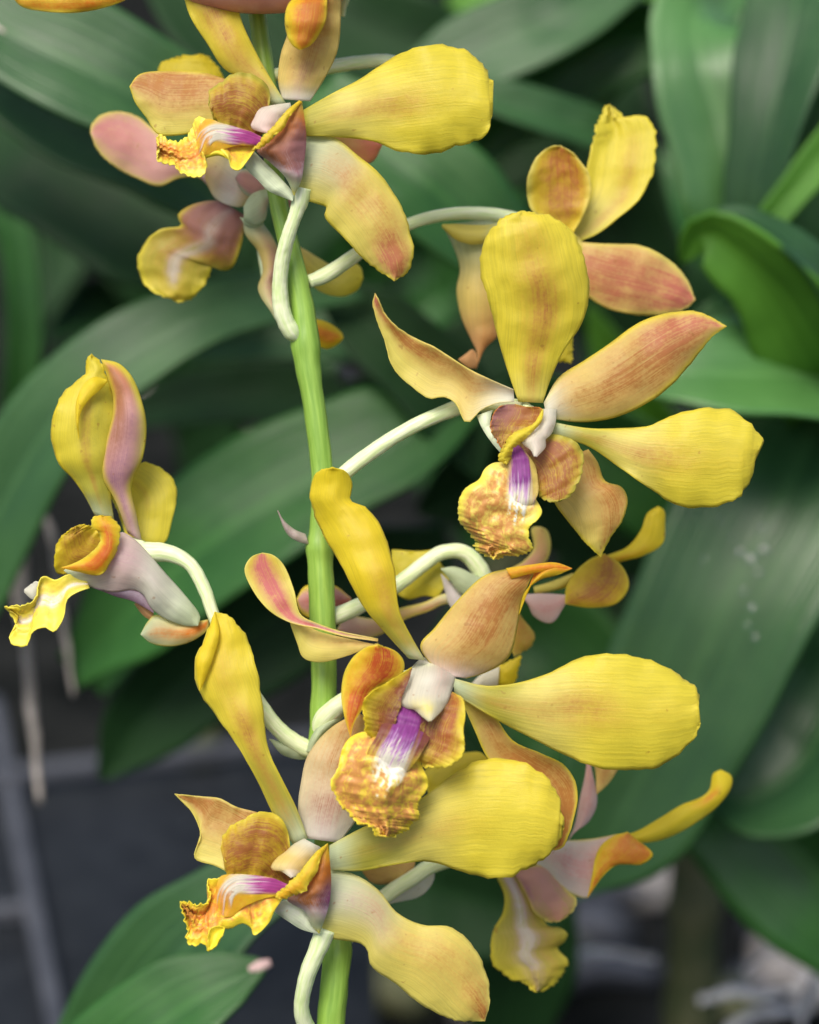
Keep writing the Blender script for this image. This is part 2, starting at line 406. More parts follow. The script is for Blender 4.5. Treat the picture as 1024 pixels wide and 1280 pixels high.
spray = empty('orchid_spray', W(410, 1500, 0), 'long green orchid flower stem with yellow and bronze blooms, in sharp focus', 'orchid flowers')
stem = tube_mesh('stem', spray, [(312,-60,-10),(322,20,-6),(336,120,-3),(346,240,0),(362,310,0),(377,380,0),(384,450,0),(396,530,0),(403,600,0),(400,680,0),(403,760,0),(405,850,0),(403,930,0),(410,1050,0),(421,1180,0),(413,1290,0),(405,1500,-10)],
    [(0,11),(.2,12),(.27,14),(.31,17),(.335,16),(.36,14),(.46,13.5),(.49,16),(.53,16.5),(.6,16),(.65,16.5),(.7,17),(.8,17.5),(1,18)], M_STEM, lump=[(.155,.10,.006),(.318,.12,.01),(.432,.14,.006),(.478,.20,.007),(.642,.25,.009),(.80,.12,.008)], nseg=28, wob=.06, res=14)
GRP = 'yellow orchid blooms on the spray'
def flower(px, py, z, label, r=9):
    o = tube_mesh('flower', spray, [(px-r*.8, py, z-r), (px, py, z-r*.2), (px+r*.8, py, z)], [r*.5, r, r*.5], M_STALK, res=5, label=label)
    o['group'] = GRP
    return o
def stalk(fl, pts, rad, **k):
    return tube_mesh('flower_stalk', fl, pts, rad, M_STALK, nseg=18, wob=.06, res=12, **k)
def bud_sheath(pts, rad):
    return tube_mesh('sheath', stem, pts, rad, M_BRACT, nseg=12, wob=.1)
LAT = dict(ruf=3.5, cren=1.6, rufn=7)
def yellow(L, R_, z, **k):
    d = dict(cup=-12, col=[(0, GW), (.14, YG), (.34, YL), (.55, Y), (1, Y)], bl=[(BR, [(0, 0), (.2, .35), (.45, .5), (.7, .08), (1, 0)], 0.0, .38)], mar=(Y, 5), **LAT)
    d.update(k); return P(L, R_, z=z, **d)
def sepal(L, R_, z, **k):
    d = dict(cup=-9, col=[(0, WH), (.22, CR), (.5, CR), (1, CR)], bl=[(BR, [(0, 0), (.18, .3), (.45, .8), (1, .9)], 0.0, 1.0)], mar=(Y, 6), ruf=1.2, cren=.4)
    d.update(k); return P(L, R_, z=z, **d)
def lobe(L, R_, z, **k):
    d = dict(cup=6, col=Y, bl=[(LB, [(0, 1.2), (.5, 1.1), (1, .8)], 0.0, 1.2)], mar=(Y, 9), ruf=2.5, cren=1.3, rufn=9, und=4); d.update(k); q = P(L, R_, z=z, **d)
    if d['ruf'] < 4: q['mat'] = M_PETAL
    return q
def column(fl, fr, L, R_, z, tip=None, **k):
    d = dict(cup=-13, col=[(0, WH), (1, WH)], und=2, tipround=True, bl=[(PP, [(0, 0), (.5, .2), (1, .3)], .3, .6)]); d.update(k)
    return petal('column', fl, fr, [P(L, R_, z=z, **d)], thick=4, nv=26, nu=16)

# ---------------------------------------------------------------- centre right bloom
f = flower(660, 512, 50, 'open bloom facing the viewer, upper right of the stem')
stalk(f, [(403,604,2),(422,597,6),(455,572,8),(500,542,8),(545,520,6),(590,506,10),(655,510,34)], [(0,9),(.1,9.5),(.4,9),(1,11)])
petal('petal', f, A2, [P("395,497 375,440 350,360 325,260 303,175 318,108 352,66 400,45", "452,500 472,440 500,380 545,310 563,240 555,170 518,88 465,56 400,45",
   z=[60,68,80,92,96,90], cup=-16, col=[(0,YL),(.2,Y),(1,Y)], bl=[(BR,[(0,.3),(.15,.75),(.45,.75),(.7,.35),(1,.0)],.05,.35)], mar=(Y,6), ruf=2.5, cren=1.6, und=5)], label='upright yellow petal with a bronze streak')
petal('petal', f, A2, [yellow("478,546 560,560 640,560 700,555 760,530 830,512 900,518 948,554 973,586 958,612", "475,575 560,602 640,657 720,712 780,745 850,748 908,728 942,690 950,650 958,612", [58,66,80,92,90,78], cup=-14)])
petal('sepal', f, A2, [sepal("455,500 490,440 550,400 610,360 680,310 750,287 820,284 888,318", "462,535 540,545 620,535 700,500 760,455 820,385 852,345 888,318", [55,52,46,36,26,20], cup=-14,
   bl=[(BR,[(0,.0),(.2,.5),(.5,.8),(.8,.8),(1,.3)],.0,.95),(PK,[(.45,0),(.8,.7),(1,1)],-.35,.5)], mar=(Y,9))], label='right-hand sepal blushed bronze with a pink point')
petal('sepal', f, A2, [sepal("560,610 582,640 600,685 640,700 653,730 640,780 612,820 590,865", "455,650 470,690 480,735 520,790 560,838 590,865", [30,34,40,40,34,24], cup=-10,
   col=[(0,CR),(.5,CR),(1,YL)], bl=[(BR,[(0,.5),(.4,.9),(1,.6)],-.75,.75)])])
petal('sepal', f, A2, [sepal("383,468 330,445 270,415 200,370 130,335 85,298 64,258 55,240", "385,497 340,502 305,518 272,548 245,500 215,485 185,490 140,460 100,420 75,345 50,270 55,240", [55,52,44,34,30,36,44], cup=8, tilt=-6,
   col=[(0,WH),(.3,CR),(.7,YL),(1,YL)], bl=[(BR,[(0,.25),(.3,.7),(.75,1.0),(1,.8)],-.75,.62),(PK,[(.8,0),(1,1)],-.2,.8)], mar=(YL,3), ruf=2)], label='left-hand sepal swept up to a curled pink tip')
petal('lip', f, C1, [
   P("185,150 220,230 280,320 335,385", "285,115 270,190 285,270 345,345", z=[48,52,60,70], cup=-4, col=GW, tipround=False, ruf=0),
   lobe("430,78 335,92 282,160 277,240 310,310 362,372", "430,78 500,96 600,106 596,165 540,212 480,250 420,272 378,320 362,372", [64,72,80,84], cup=10, bl=[(LB,[(0,1),(1,1.1)],0,1.4),(MV,[(0,1.2),(1,.3)],-.8,.6)], mar=(OR,0.1)),
   lobe("440,352 490,430 520,480 530,560 560,640 620,690 700,702", "430,320 500,310 600,285 680,272 760,290 832,330 866,400 858,500 830,600 770,672 700,702", [66,72,84,92,96], cup=-6, bl=[(LB,[(0,1.3),(.6,1.2),(1,.9)],-.1,1.0),(MV,[(0,1.0),(.35,.3),(.5,0)],0,1)], mar=(YG,11)),
   lobe("400,440 350,450 290,456 235,495 200,560 110,620 65,730 80,830 130,900 192,960 155,982 210,1022 290,1072", "530,580 560,680 602,770 570,822 520,870 520,930 543,990 500,1036 430,1040 350,1052 290,1072", [78,98,108,106,100,92,84], cup=-14, ruf=6, cren=2, rufn=8, mar=(Y,12), und=9,
     col=[(0,YL),(1,Y)], bl=[(BR,[(0,.4),(.3,1.1),(.55,1.8),(1,1.3)],0,.95)]),
   lobe("440,340 385,400 360,470 350,560 330,640 330,700 360,760 440,782", "440,330 510,400 560,480 575,560 580,620 570,670 532,720 440,782", [80,90,99,105,100], cup=-4, st=True, ruf=0, mar=None, cren=0, col=[(0,YL),(1,YL)], bl=[(LB,[(0,.8),(.4,.3),(.8,.5),(1,1)],0,2)], und=3),
   lobe("610,108 545,205 455,245 392,290 366,330 330,405 332,445 380,462", "610,112 604,172 545,250 482,308 432,350 402,400 388,440 380,462", [88,100,108,104,96], cup=-8, bl=None, col=Y, cren=1.2)], M_LIP, label='ruffled bronze lip with a purple and white throat', stain=('440,350 458,450 465,560 460,650 440,790', [30,62,75,85,60], [(0,(*PU,1)),(.45,(*PU,1)),(.62,(.72,.5,.72,1)),(.7,(*WH,1)),(.95,(*WH,1)),(1,(*WH,0))], 1))
column(f, C1, "605,110 590,200 530,270 482,320 540,370 560,412", "688,110 682,190 652,270 618,300 618,350 560,412", [64,86,104,112])

# ---------------------------------------------------------------- centre bloom
f = flower(540, 842, 82, 'largest open bloom at the middle of the spray, facing the viewer', 12)
stalk(f, [(402,925,0),(402,905,10),(416,888,20),(445,868,40),(500,850,60),(540,845,76)], [(0,10),(.2,13),(.5,10),(1,11)])
petal('petal', f, A3, [P("378,432 330,380 280,320 237,240 202,180 174,120 168,65 184,34 215,24", "412,436 385,390 357,330 346,240 322,160 288,112 252,92 257,60 245,35 215,24",
   z=[88,96,104,104,92,80,82,90], cup=-16, tilt=6, col=[(0,GW),(.12,YG),(.35,YD),(1,YD)], bl=[(BR,[(0,.3),(.3,.5),(.55,.1),(1,0)],.3,.5)], mar=(YD,5), ruf=1.6, cren=.8, und=4)], label='tall golden petal with a rolled tip, crossing the stem')
petal('sepal', f, A3, [
   P("445,468 402,405 432,368 480,310 540,255 600,240 650,236", "500,474 540,462 590,430 608,370 618,310 632,275 650,236", z=[86,92,92,84,76], cup=-18, tilt=-4, col=[(0,WP),(.3,CR),(1,CR)], bl=[(BR,[(0,.0),(.2,.5),(.5,1.1),(1,1.2)],.1,.9)], mar=(Y,3), tipround=False, ruf=1),
   P("650,236 690,228 726,240", "612,340 625,292 655,265 700,252 726,240", z=[80,90,84], cup=-10, col=YD, bl=[(OR,[(0,.8),(.6,.7),(1,1)],-.5,.8)], ruf=1),
   P("585,240 640,232 690,228 726,240", "596,262 650,248 700,244 726,240", z=[88,92,84], cup=-4, col=YD, bl=[(OR,[(0,.8),(1,1)],0,.8)], ruf=0)], label='broad bronze sepal with its tip rolled over')
petal('petal', f, A3, [yellow("470,474 540,490 610,484 680,462 740,432 800,422 870,430 940,460 982,488 997,507 985,535", "476,508 560,560 640,602 720,642 780,665 850,670 920,660 970,620 999,575 985,535", [88,92,100,108,104,92], cup=-14)])
petal('sepal', f, A3, [
   P("312,398 250,425 185,440 152,430 140,400 125,358", "312,404 240,388 180,372 150,352 128,345 125,358", z=[80,74,66,60,54], cup=-5, col=[(0,CR),(1,YL)], bl=[(BR,[(0,.4),(1,.2)],.6,.5)], ruf=0, tipround=True),
   P("312,396 240,385 180,368 125,356 80,330 42,282 27,240 42,215 65,207", "312,390 240,376 180,356 146,338 132,285 110,232 88,212 65,207", z=[84,80,76,68,58,54], cup=5, col=[(0,CR),(.3,WP),(.6,YL),(1,Y)], bl=[(PK,[(0,.3),(.3,1.0),(.7,1.3),(1,.9)],-.05,.55)], mar=(YL,5), ruf=1)], label='slender sepal reaching left across the stem, rose pink inside')
petal('sepal', f, C2, [P("178,615 140,480 125,360 145,230 200,140 270,90 340,72", "178,615 195,540 240,460 330,330 420,280 480,240 490,180 450,120 340,72", z=[104,100,96,96,100,104], cup=-9, col=YD, bl=[(RD,[(0,.5),(.3,.9),(.6,1.25),(.85,1.1),(1,.2)],.25,.55),(OR,[(0,.8),(1,.2)],-.3,.8)], mar=(Y,6), ruf=1)], label='folded orange red sepal beside the lip')
petal('sepal', f, A3, [sepal("492,505 560,555 600,608 660,635 712,662 737,710 732,765 705,835 682,842", "490,520 520,590 548,648 600,700 640,730 675,780 690,820 682,842", [72,62,50,46,44,40], cup=8, tilt=4,
   col=[(0,YL),(.3,CR),(1,CR)], bl=[(BR,[(0,.1),(.3,.75),(.6,1.2),(1,1.1)],-.2,1.0)], mar=(Y,5))])
petal('lip', f, C2, [
   lobe("535,205 480,240 400,288 305,345 252,402 255,490 275,590 350,645", "535,215 515,290 480,370 470,430 440,520 420,590 350,645", [104,118,128,128,120], cup=6, tilt=-8, bl=[(LB,[(0,.9),(1,.8)],.2,.8),(DK,[(0,2),(.5,2.2),(1,.8)],1.1,.6)], mar=(YD,13), ms=-1),
   lobe("770,350 730,400 690,450 640,490 590,540 570,640 560,710 610,790", "770,350 830,385 846,470 835,560 841,650 822,730 740,780 610,792", [104,120,130,130,122], cup=6, tilt=8, bl=[(LB,[(0,1),(1,.7)],-.1,.9),(DK,[(0,2),(.45,2.),(.8,.4)],-1.1,.6),(RD,[(0,.4),(.6,.3),(1,0)],.2,.5)], mar=(Y,12), ms=1),
   lobe("400,560 330,600 270,580 180,612 130,680 108,780 62,880 90,960 150,1040 210,1102 290,1132 330,1180 400,1194", "580,640 585,720 592,780 622,840 632,892 602,950 570,1000 577,1070 540,1112 480,1168 400,1194", [116,134,146,146,140,130,118], cup=-16, ruf=7, cren=2, rufn=9, mar=(YD,11), und=12,
     col=[(0,Y),(1,YD)], bl=[(BR,[(0,.4),(.3,1.5),(.5,2.6),(1,2.2)],0,1.0)]),
   lobe("478,400 400,470 350,560 320,620 280,690 270,760 280,830 310,880 352,908", "610,450 660,540 640,620 600,690 570,740 520,800 450,860 395,895 352,908", [112,124,138,145,144,134], cup=-4, st=True, ruf=0, mar=None, cren=0, col=[(0,DK),(.3,LB),(.5,Y),(1,YD)], bl=[(DK,[(0,2.5),(.3,2.2),(.6,0)],0,2),(LB,[(0,.5),(.4,.6),(.8,.8),(1,1)],0,2)], und=4)],
   M_LIP, label='broad marbled lip with violet throat and white ridges', stain=('545,430 500,580 450,690 400,800 350,920', [66,92,104,95,50], [(0,(*PU,1)),(.35,(*PU,1)),(.5,(.62,.34,.66,1)),(.58,(*WH,1)),(.86,(*WH,1)),(1,(*WP,0))], 1))
column(f, C2, "600,150 525,230 478,340 470,400 498,436 545,442 600,488 640,516", "720,180 785,250 765,330 745,390 700,460 640,516", [70,112,140,148], cup=-26, bl=[(YL,[(.5,0),(.75,1.2),(1,.6)],-.1,.5),(PP,[(0,.3),(.4,.35),(.7,0)],.5,.4)])

# ---------------------------------------------------------------- lower left bloom
f = flower(400, 1070, 66, 'open bloom at the lower left of the spray, turned to the left', 11)
stalk(f, [(408,1330,0),(386,1290,14),(377,1262,30),(384,1220,46),(398,1185,54),(408,1160,56)], [(0,12),(.2,11),(.5,9.5),(.8,11),(1,13)])
petal('petal', f, A5, [P("318,582 270,510 232,430 180,340 130,270 86,200 84,140 100,105 130,28", "350,565 322,490 287,420 256,350 242,240 226,150 200,80 162,38 130,28", z=[70,76,84,86,80,70,62], cup=-13, tilt=3, col=[(0,GW),(.2,YG),(.5,Y),(1,YD)],
     bl=[(BR,[(0,.1),(.2,.45),(.45,.75),(.65,.2),(1,0)],-.05,.5)], mar=(Y,5), ruf=2, cren=1, und=4),
   P("130,28 112,85 88,140 88,180 94,215", "130,28 140,80 128,130 110,180 94,215", z=[64,82,84,78], cup=-5, col=YD, ruf=0)], label='long upright petal, golden above and bronze streaked below')
petal('sepal', f, A5, [P("345,565 328,500 335,430 350,370 395,312 440,282 475,270", "425,575 465,520 490,450 500,380 495,320 490,285 475,270", z=[66,64,56,48,40], cup=-12, col=[(0,WH),(.4,(.85,.78,.5)),(1,CR)], bl=[(MV,[(0,.35),(.3,.3),(.5,0)],0,.8),(BR,[(0,0),(.3,.4),(.6,.7),(1,1)],0,.9)], ruf=1)], label='pale sepal rising behind the lip of the bloom above')
petal('sepal', f, A5, [P("230,503 180,490 140,470 90,465 35,460", "230,700 160,646 130,630 82,612 96,560 80,510 35,460", z=[62,60,54,48,52], cup=6, tilt=5, col=[(0,CR),(1,CR)], side=(YL, .25, .15), bl=[(BR,[(0,.7),(.5,1.1),(1,.9)],-.75,.85)], mar=(YL,4), ruf=2)], label='left sepal bent into a bronze point')
petal('petal', f, A5, [yellow("402,582 480,540 560,510 620,470 680,425 760,380 850,382 920,420 942,458 952,500 958,540", "402,640 480,642 560,627 640,620 720,645 800,660 870,640 930,596 958,540", [70,78,92,106,108,98], cup=-15, ruf=4.5, cren=2, bl=[(BR,[(0,0),(.2,.2),(.45,.25),(.7,0)],.1,.3)], col=[(0,GW),(.15,YG),(.35,YL),(.6,Y),(1,Y)])])
petal('sepal', f, A5, [P("398,640 460,650 520,690 560,740 620,770 690,776 742,820 775,890 781,960 770,998", "372,800 430,806 478,815 492,830 500,866 560,910 620,960 700,996 770,998", z=[70,74,80,84,80,70], cup=-14, col=[(0,GW),(.25,(.74,.74,.42)),(.45,YL),(1,YL)], bl=[(BR,[(0,.05),(.3,.35),(.5,.4),(.75,.5),(1,1.1)],-.25,.65),(LV,[(0,.3),(.3,.15),(.45,0)],-.2,.5)], side=(YL,.35,.2), mar=(YL,6), ruf=1.5, cren=.8)], label='broad lower sepal, pale green at its base and bronze at the tip')
petal('lip', f, C3, [
   P("548,655 575,605 620,598 700,650 740,730 778,770", "548,655 600,692 680,742 730,758 778,770", z=[78,80,76,70], cup=-5, col=GW, bl=[(LV,[(0,.3),(1,.1)],0,1)], ruf=0),
   lobe("618,515 540,490 450,482 380,478 310,474 298,400", "650,490 604,440 625,340 612,240 580,178 510,144 440,150 370,188 310,230 278,290 274,350 298,400", [74,84,94,98,96], cup=-8, cren=1.3, col=[(0,YD),(1,YD)], bl=[(LB,[(0,1.6),(.5,1.2),(1,.6)],0,1.0),(DK,[(0,1.4),(.2,.5),(.35,0)],0,1)], mar=(Y,9)),
   lobe("590,530 500,505 400,486 280,480 205,498 215,570 205,612 130,612 62,603", "600,572 550,640 510,720 440,776 428,740 380,712 320,742 285,742 265,785 250,826 208,856 178,820 108,822 90,700 62,603", [92,100,104,104,108,112], cup=4, tilt=16, ruf=7, cren=2, rufn=8, mar=(YD,8), und=8,
     col=[(0,YD),(1,YD)], bl=[(OR,[(0,.3),(.4,.6),(.7,.8),(1,.4)],0,.8),(BR,[(0,.3),(.5,.6),(1,.4)],0,.8)]),
   P("292,735 250,728 215,745 205,790 210,856", "292,735 280,775 262,800 250,826 210,856", z=[118,116,118,120], cup=6, col=YD, ruf=1),
   lobe("615,515 520,478 430,468 340,462 270,474 250,520 250,600 285,680", "605,560 545,575 480,590 430,610 390,630 350,660 320,680 285,680", [100,106,112,116,118], cup=-3, st=True, ruf=0, mar=None, cren=0, col=YD, bl=[(OR,[(0,.2),(1,.6)],0,2)], und=3),
   lobe("818,305 775,378 742,480 682,555 612,592 700,650 742,730 774,766", "818,305 828,400 834,500 827,600 806,680 774,766", [92,104,104,96,80], cup=-14, cren=0, ruf=0, mar=None, col=[(0,YD),(.3,OR),(.7,LV),(.9,GW),(1,YG)], bl=[(LB,[(0,.7),(.3,1.0),(.55,1.0),(.8,.2),(1,0)],-.1,.9),(PU,[(.3,0),(.55,.6),(.75,.2),(.9,0)],.9,.45)]),
   lobe("818,305 768,340 700,420 645,485 590,532 556,562 568,592", "818,308 784,372 762,450 716,518 704,548 640,572 568,592", [96,110,116,114,108], cup=-5, bl=[(OR,[(0,.3),(1,.5)],0,1)], col=YD, cren=1.2)],
   M_LIP, label='ruffled golden orange lip pointing left with a magenta and white throat', stain=('605,530 520,515 430,512 350,515 300,560 285,660', [30,42,52,55,42,30], [(0,(*MG,1)),(.25,(*MG,1)),(.4,(.78,.5,.68,1)),(.48,(*WH,1)),(.75,(*WH,1)),(.9,(.8,.35,.3,.6)),(1,(.8,.35,.3,0))], 1))
column(f, C3, "700,285 645,315 605,352 562,382 532,432 575,438 635,476", "778,322 742,370 704,418 668,455 635,476", [80,92,100,104], cup=-9, col=[(0,WH),(.5,CR),(1,WH)])

# ---------------------------------------------------------------- upper left bloom
f = flower(374, 160, 56, 'open bloom near the top left of the spray, just below the fingers', 10)
stalk(f, [(378,428,4),(364,414,12),(353,390,18),(350,360,24),(353,325,34),(362,290,46),(374,255,52),(378,235,54)], [(0,4),(.1,11),(.2,11),(.5,9.5),(.8,8.5),(1,12)])
petal('petal', f, A1, [P("455,250 400,190 345,165 300,100 262,40 245,-20 240,-80 262,-140", "488,245 445,175 415,120 385,55 370,0 350,-60 320,-110 262,-140", z=[58,64,66,60,54,46], cup=-12, col=[(0,GW),(.15,YL),(.4,Y),(1,YD)], bl=[(BR,[(0,.1),(.2,.6),(.6,.85),(1,.3)],.0,.55)], mar=(Y,6), ruf=2)])
petal('sepal', f, A1, [
   P("480,235 470,190 476,130 492,80 500,30 520,-15", "545,240 580,185 610,120 618,40 616,-10 590,-30", z=[56,58,64,74,84], cup=-10, tipround=False, col=[(0,WH),(.2,CR),(1,CR)], bl=[(BR,[(0,.15),(.3,.5),(1,.8)],.0,.7),(LV,[(0,.3),(.3,.1),(.4,0)],0,.4)], ruf=1),
   P("520,-15 495,8 486,40 492,85 505,108 522,118", "590,-30 586,0 585,40 570,75 548,105 522,118", z=[88,104,108,104,98], cup=-12, col=[(0,YD),(1,YD)], bl=[(OR,[(0,1),(.5,1),(1,.5)],.1,.6),(BR,[(0,.6),(.6,.9),(1,.2)],.2,.5)], mar=(Y,6), ruf=1)], label='upper sepal with its orange tip curled towards the viewer')
petal('petal', f, A1, [yellow("528,262 600,220 660,190 720,150 780,118 860,108 930,130 962,165 976,197 960,238", "530,322 620,325 700,336 760,360 840,362 900,345 962,320 975,285 960,238", [62,72,84,94,92,82], cup=-14, ruf=4.5, cren=2, col=[(0,YG),(.2,YL),(.5,Y),(1,Y)], bl=[(BR,[(0,0),(.2,.3),(.4,.5),(.65,.1),(.8,0)],.0,.3)])])
petal('sepal', f, A1, [P("536,320 600,325 660,370 710,412 762,490 781,545 791,600 775,645 745,666", "505,468 560,482 585,492 580,512 622,560 682,622 745,666", z=[60,66,74,78,74,66], cup=-13, col=[(0,GW),(.22,(.74,.74,.42)),(.4,YL),(1,YL)], bl=[(BR,[(0,.05),(.3,.5),(.6,.6),(1,1.0)],-.2,.6),(PK,[(.6,0),(.85,.5),(1,.3)],.1,.6)], side=(YL,.4,.2), mar=(Y,6), ruf=1.5, cren=.8)])
petal('sepal', f, A1, [P("350,190 310,176 280,170 200,168 140,177 118,205", "350,290 300,305 240,320 185,318 158,280 130,240 118,205", z=[58,56,50,44,46], cup=-8, tilt=4, col=CR, side=(YL,.3,.15), bl=[(BR,[(0,.9),(.5,1.1),(1,1.0)],-.6,.8)], mar=(Y,5), ruf=1)], label='left sepal, bronze above and yellow below')
petal('lip', f, C4, [
   P("612,510 580,560 582,590 640,650 690,700 760,732 810,752", "618,508 680,570 750,640 815,722 810,752", z=[70,72,70,64], cup=-5, col=GW, ruf=0),
   lobe("670,420 600,450 520,405 450,375 414,320", "680,400 640,330 692,290 692,200 652,150 590,125 530,124 470,160 408,200 398,260 414,320", [66,76,86,90,88], cup=-8, cren=1.3, bl=[(LB,[(0,1.6),(.5,1.2),(1,.6)],0,1.0),(DK,[(0,1.2),(.2,.5),(.35,0)],0,1)], mar=(YG,9)),
   lobe("645,470 570,440 500,400 430,370 375,345 345,338 310,400 260,460 200,448 150,428 150,482", "630,495 592,550 545,602 508,590 492,540 440,500 370,520 387,590 350,640 280,620 220,580 155,558 150,482", [84,92,96,96,100,104], cup=4, tilt=14, ruf=6, cren=1.8, rufn=8, mar=(Y,8), und=7,
     col=[(0,YD),(1,Y)], bl=[(OR,[(0,.2),(.5,.6),(.8,.7),(1,.4)],0,.8),(BR,[(0,.2),(.5,.5),(1,.5)],0,.8)]),
   P("370,520 400,506 440,498 480,520 492,545", "372,545 405,535 440,528 470,535 492,545", z=[104,104,102], cup=-3, col=YD, ruf=0),
   lobe("660,440 600,410 540,392 460,370 385,350 350,400 340,460 360,530", "645,478 600,480 540,480 500,490 450,505 410,520 360,530", [90,98,104,106,106], cup=-3, st=True, ruf=0, mar=None, cren=0, col=YD, bl=[(OR,[(0,.2),(1,.6)],0,2)], und=3),
   lobe("855,260 800,330 740,420 690,462 632,500 700,560 780,640 818,726", "855,260 867,340 877,440 867,560 852,650 818,726", [84,96,96,88,72], cup=-14, cren=0, ruf=0, mar=None, col=[(0,YG),(.25,OR),(.7,LV),(.9,GW),(1,YG)], bl=[(LB,[(0,.7),(.3,1.2),(.6,1.0),(.8,.2),(1,0)],-.1,.9),(MV,[(.1,0),(.45,.9),(.75,.5),(.9,0)],.5,.7)]),
   lobe("845,258 782,308 722,378 672,430 640,470 612,500", "855,264 792,342 762,400 722,430 682,470 640,498 612,505", [88,102,108,106,98], cup=-4, bl=[(OR,[(0,.2),(1,.3)],0,1)], col=YD, cren=1)],
   M_LIP, label='lip pointing left with frilled yellow edge', stain=('650,460 580,435 510,425 430,415 385,440 360,500', [22,34,46,50,40,24], [(0,(*MG,1)),(.28,(*MG,1)),(.42,(.78,.5,.68,1)),(.5,(*WH,1)),(.78,(*WH,1)),(.92,(.8,.35,.3,.6)),(1,(.8,.35,.3,0))], 1))
column(f, C4, "800,275 700,290 650,305 625,350 610,385 640,402 690,412", "800,290 762,332 732,372 712,402 690,412", [70,84,92,96], cup=-9, col=[(0,WH),(1,WP)])

# ---------------------------------------------------------------- bloom behind upper left
f = flower(318, 252, -70, 'bloom behind the top left one, seen from the side with its lip hanging down', 12)
stalk(f, [(362,408,-8),(350,396,-30),(338,370,-66),(330,330,-80),(322,280,-76)], [(0,8),(.2,7),(1,6)])
petal('petal', f, B1, [P("620,320 560,290 505,235 515,205 560,183 610,180 640,172", "740,330 730,280 712,240 690,205 665,182 640,172", z=[-70,-90,-100,-104], cup=-8, col=YD, bl=[(YG,[(0,.8),(.5,.2),(1,0)],0,.6)], ruf=3, cren=1.5)])
petal('sepal', f, B1, [sepal("660,560 560,470 500,420 440,372 390,357 330,364 293,400 290,425", "700,640 640,570 575,570 510,596 440,572 370,535 312,480 290,425", [-72,-84,-98,-110], cup=-8, col=[(0,WP),(.3,PP),(1,CR)], bl=[(PP,[(0,.6),(.5,1),(1,.6)],0,.9),(PK,[(.4,0),(.75,.8),(1,.3)],-.2,.5)], mar=(YL,8))], label='rounded pink and bronze sepal reaching left')
petal('sepal', f, C4, [P("380,640 400,690 430,740 500,775 560,780 600,745", "385,540 450,520 510,560 560,600 600,640 640,690", z=[-62,-56,-52,-56], cup=-8, col=[(0,CR),(.6,WH),(1,CR)], bl=[(PP,[(0,.4),(1,.3)],-.2,.7)], tipround=False),
   P("530,640 560,600 610,600 660,650 680,690", "530,640 560,700 600,730 650,720 680,690", z=[-44,-40,-40,-44], cup=-8, col=PP, mar=(GW,6)),
   P("570,780 600,730 650,690 690,700", "570,850 620,870 670,850 690,760", z=[-40,-36,-36,-40], cup=-8, col=GW, tipround=False, bl=[(PP,[(0,0),(1,.5)],.5,.5)])], label='pale folded sepal behind the lip')
petal('sepal', f, C6, [P("300,40 330,70 350,110 330,130", "380,60 385,85 360,110 330,130", z=[-30,-34,-36], cup=-3, col=PP)])
petal('lip', f, B1, [
   P("705,640 650,645 600,662 568,690 582,722 545,728 510,735 462,780 440,850 480,930 520,945 570,968", "785,690 778,760 765,810 740,860 700,862 680,850 672,880 640,930 600,962 570,968", z=[-76,-84,-96,-106,-114], cup=-6, cren=1.5, ruf=4, rufn=7, und=7, col=[(0,MV),(.25,BR),(.5,YG),(1,Y)], mar=(Y,9),
     bl=[(MV,[(0,1.2),(.25,.8),(.45,.0)],0,.9),(BR,[(.1,.9),(.4,.7),(.7,.3),(1,.2)],0,.9),(WH,[(0,.6),(.3,1.8),(.65,1.2),(.85,0)],0,.16)])], M_PETAL, label='hanging lip seen from below, yellow with a white midrib')
petal('chin', f, C6, [P("30,150 35,290 130,420 165,560 130,690 220,850 330,1000 390,975", "160,220 230,320 270,420 260,540 240,650 250,800 330,880 410,945", z=[-56,-50,-40,-26,-10], cup=-12, col=[(0,GW),(.3,CR),(1,GW)], bl=[(PP,[(0,.1),(.4,.8),(.75,.7),(.9,0)],.4,.6)], tipround=False, ruf=0),
    P("0,180 60,195 110,190 160,170", "40,240 90,250 130,245 170,225", z=[-50,-46,-46,-50], cup=-4, col=GW, tipround=False, ruf=0)])
petal('sepal', f, C6, [P("395,380 480,420 560,470 700,540 800,500 860,540 875,610", "395,420 440,520 470,600 560,700 680,740 760,735 840,690 875,610", z=[-90,-96,-102,-108], cup=-10, col=[(0,CR),(.4,YL),(1,Y)])], label='yellow sepal tip showing right of the stem')
petal('petal', f, C6, [P("440,900 510,900 590,915 680,960 725,1005 735,1040", "440,1000 510,1050 560,1095 620,1115 690,1085 735,1040", z=[-96,-100,-104,-108], cup=-8, col=YD, bl=[(OR,[(0,1),(.5,1),(1,.4)],0,.6)], mar=(YD,7))], label='small orange petal tip beside the stem')

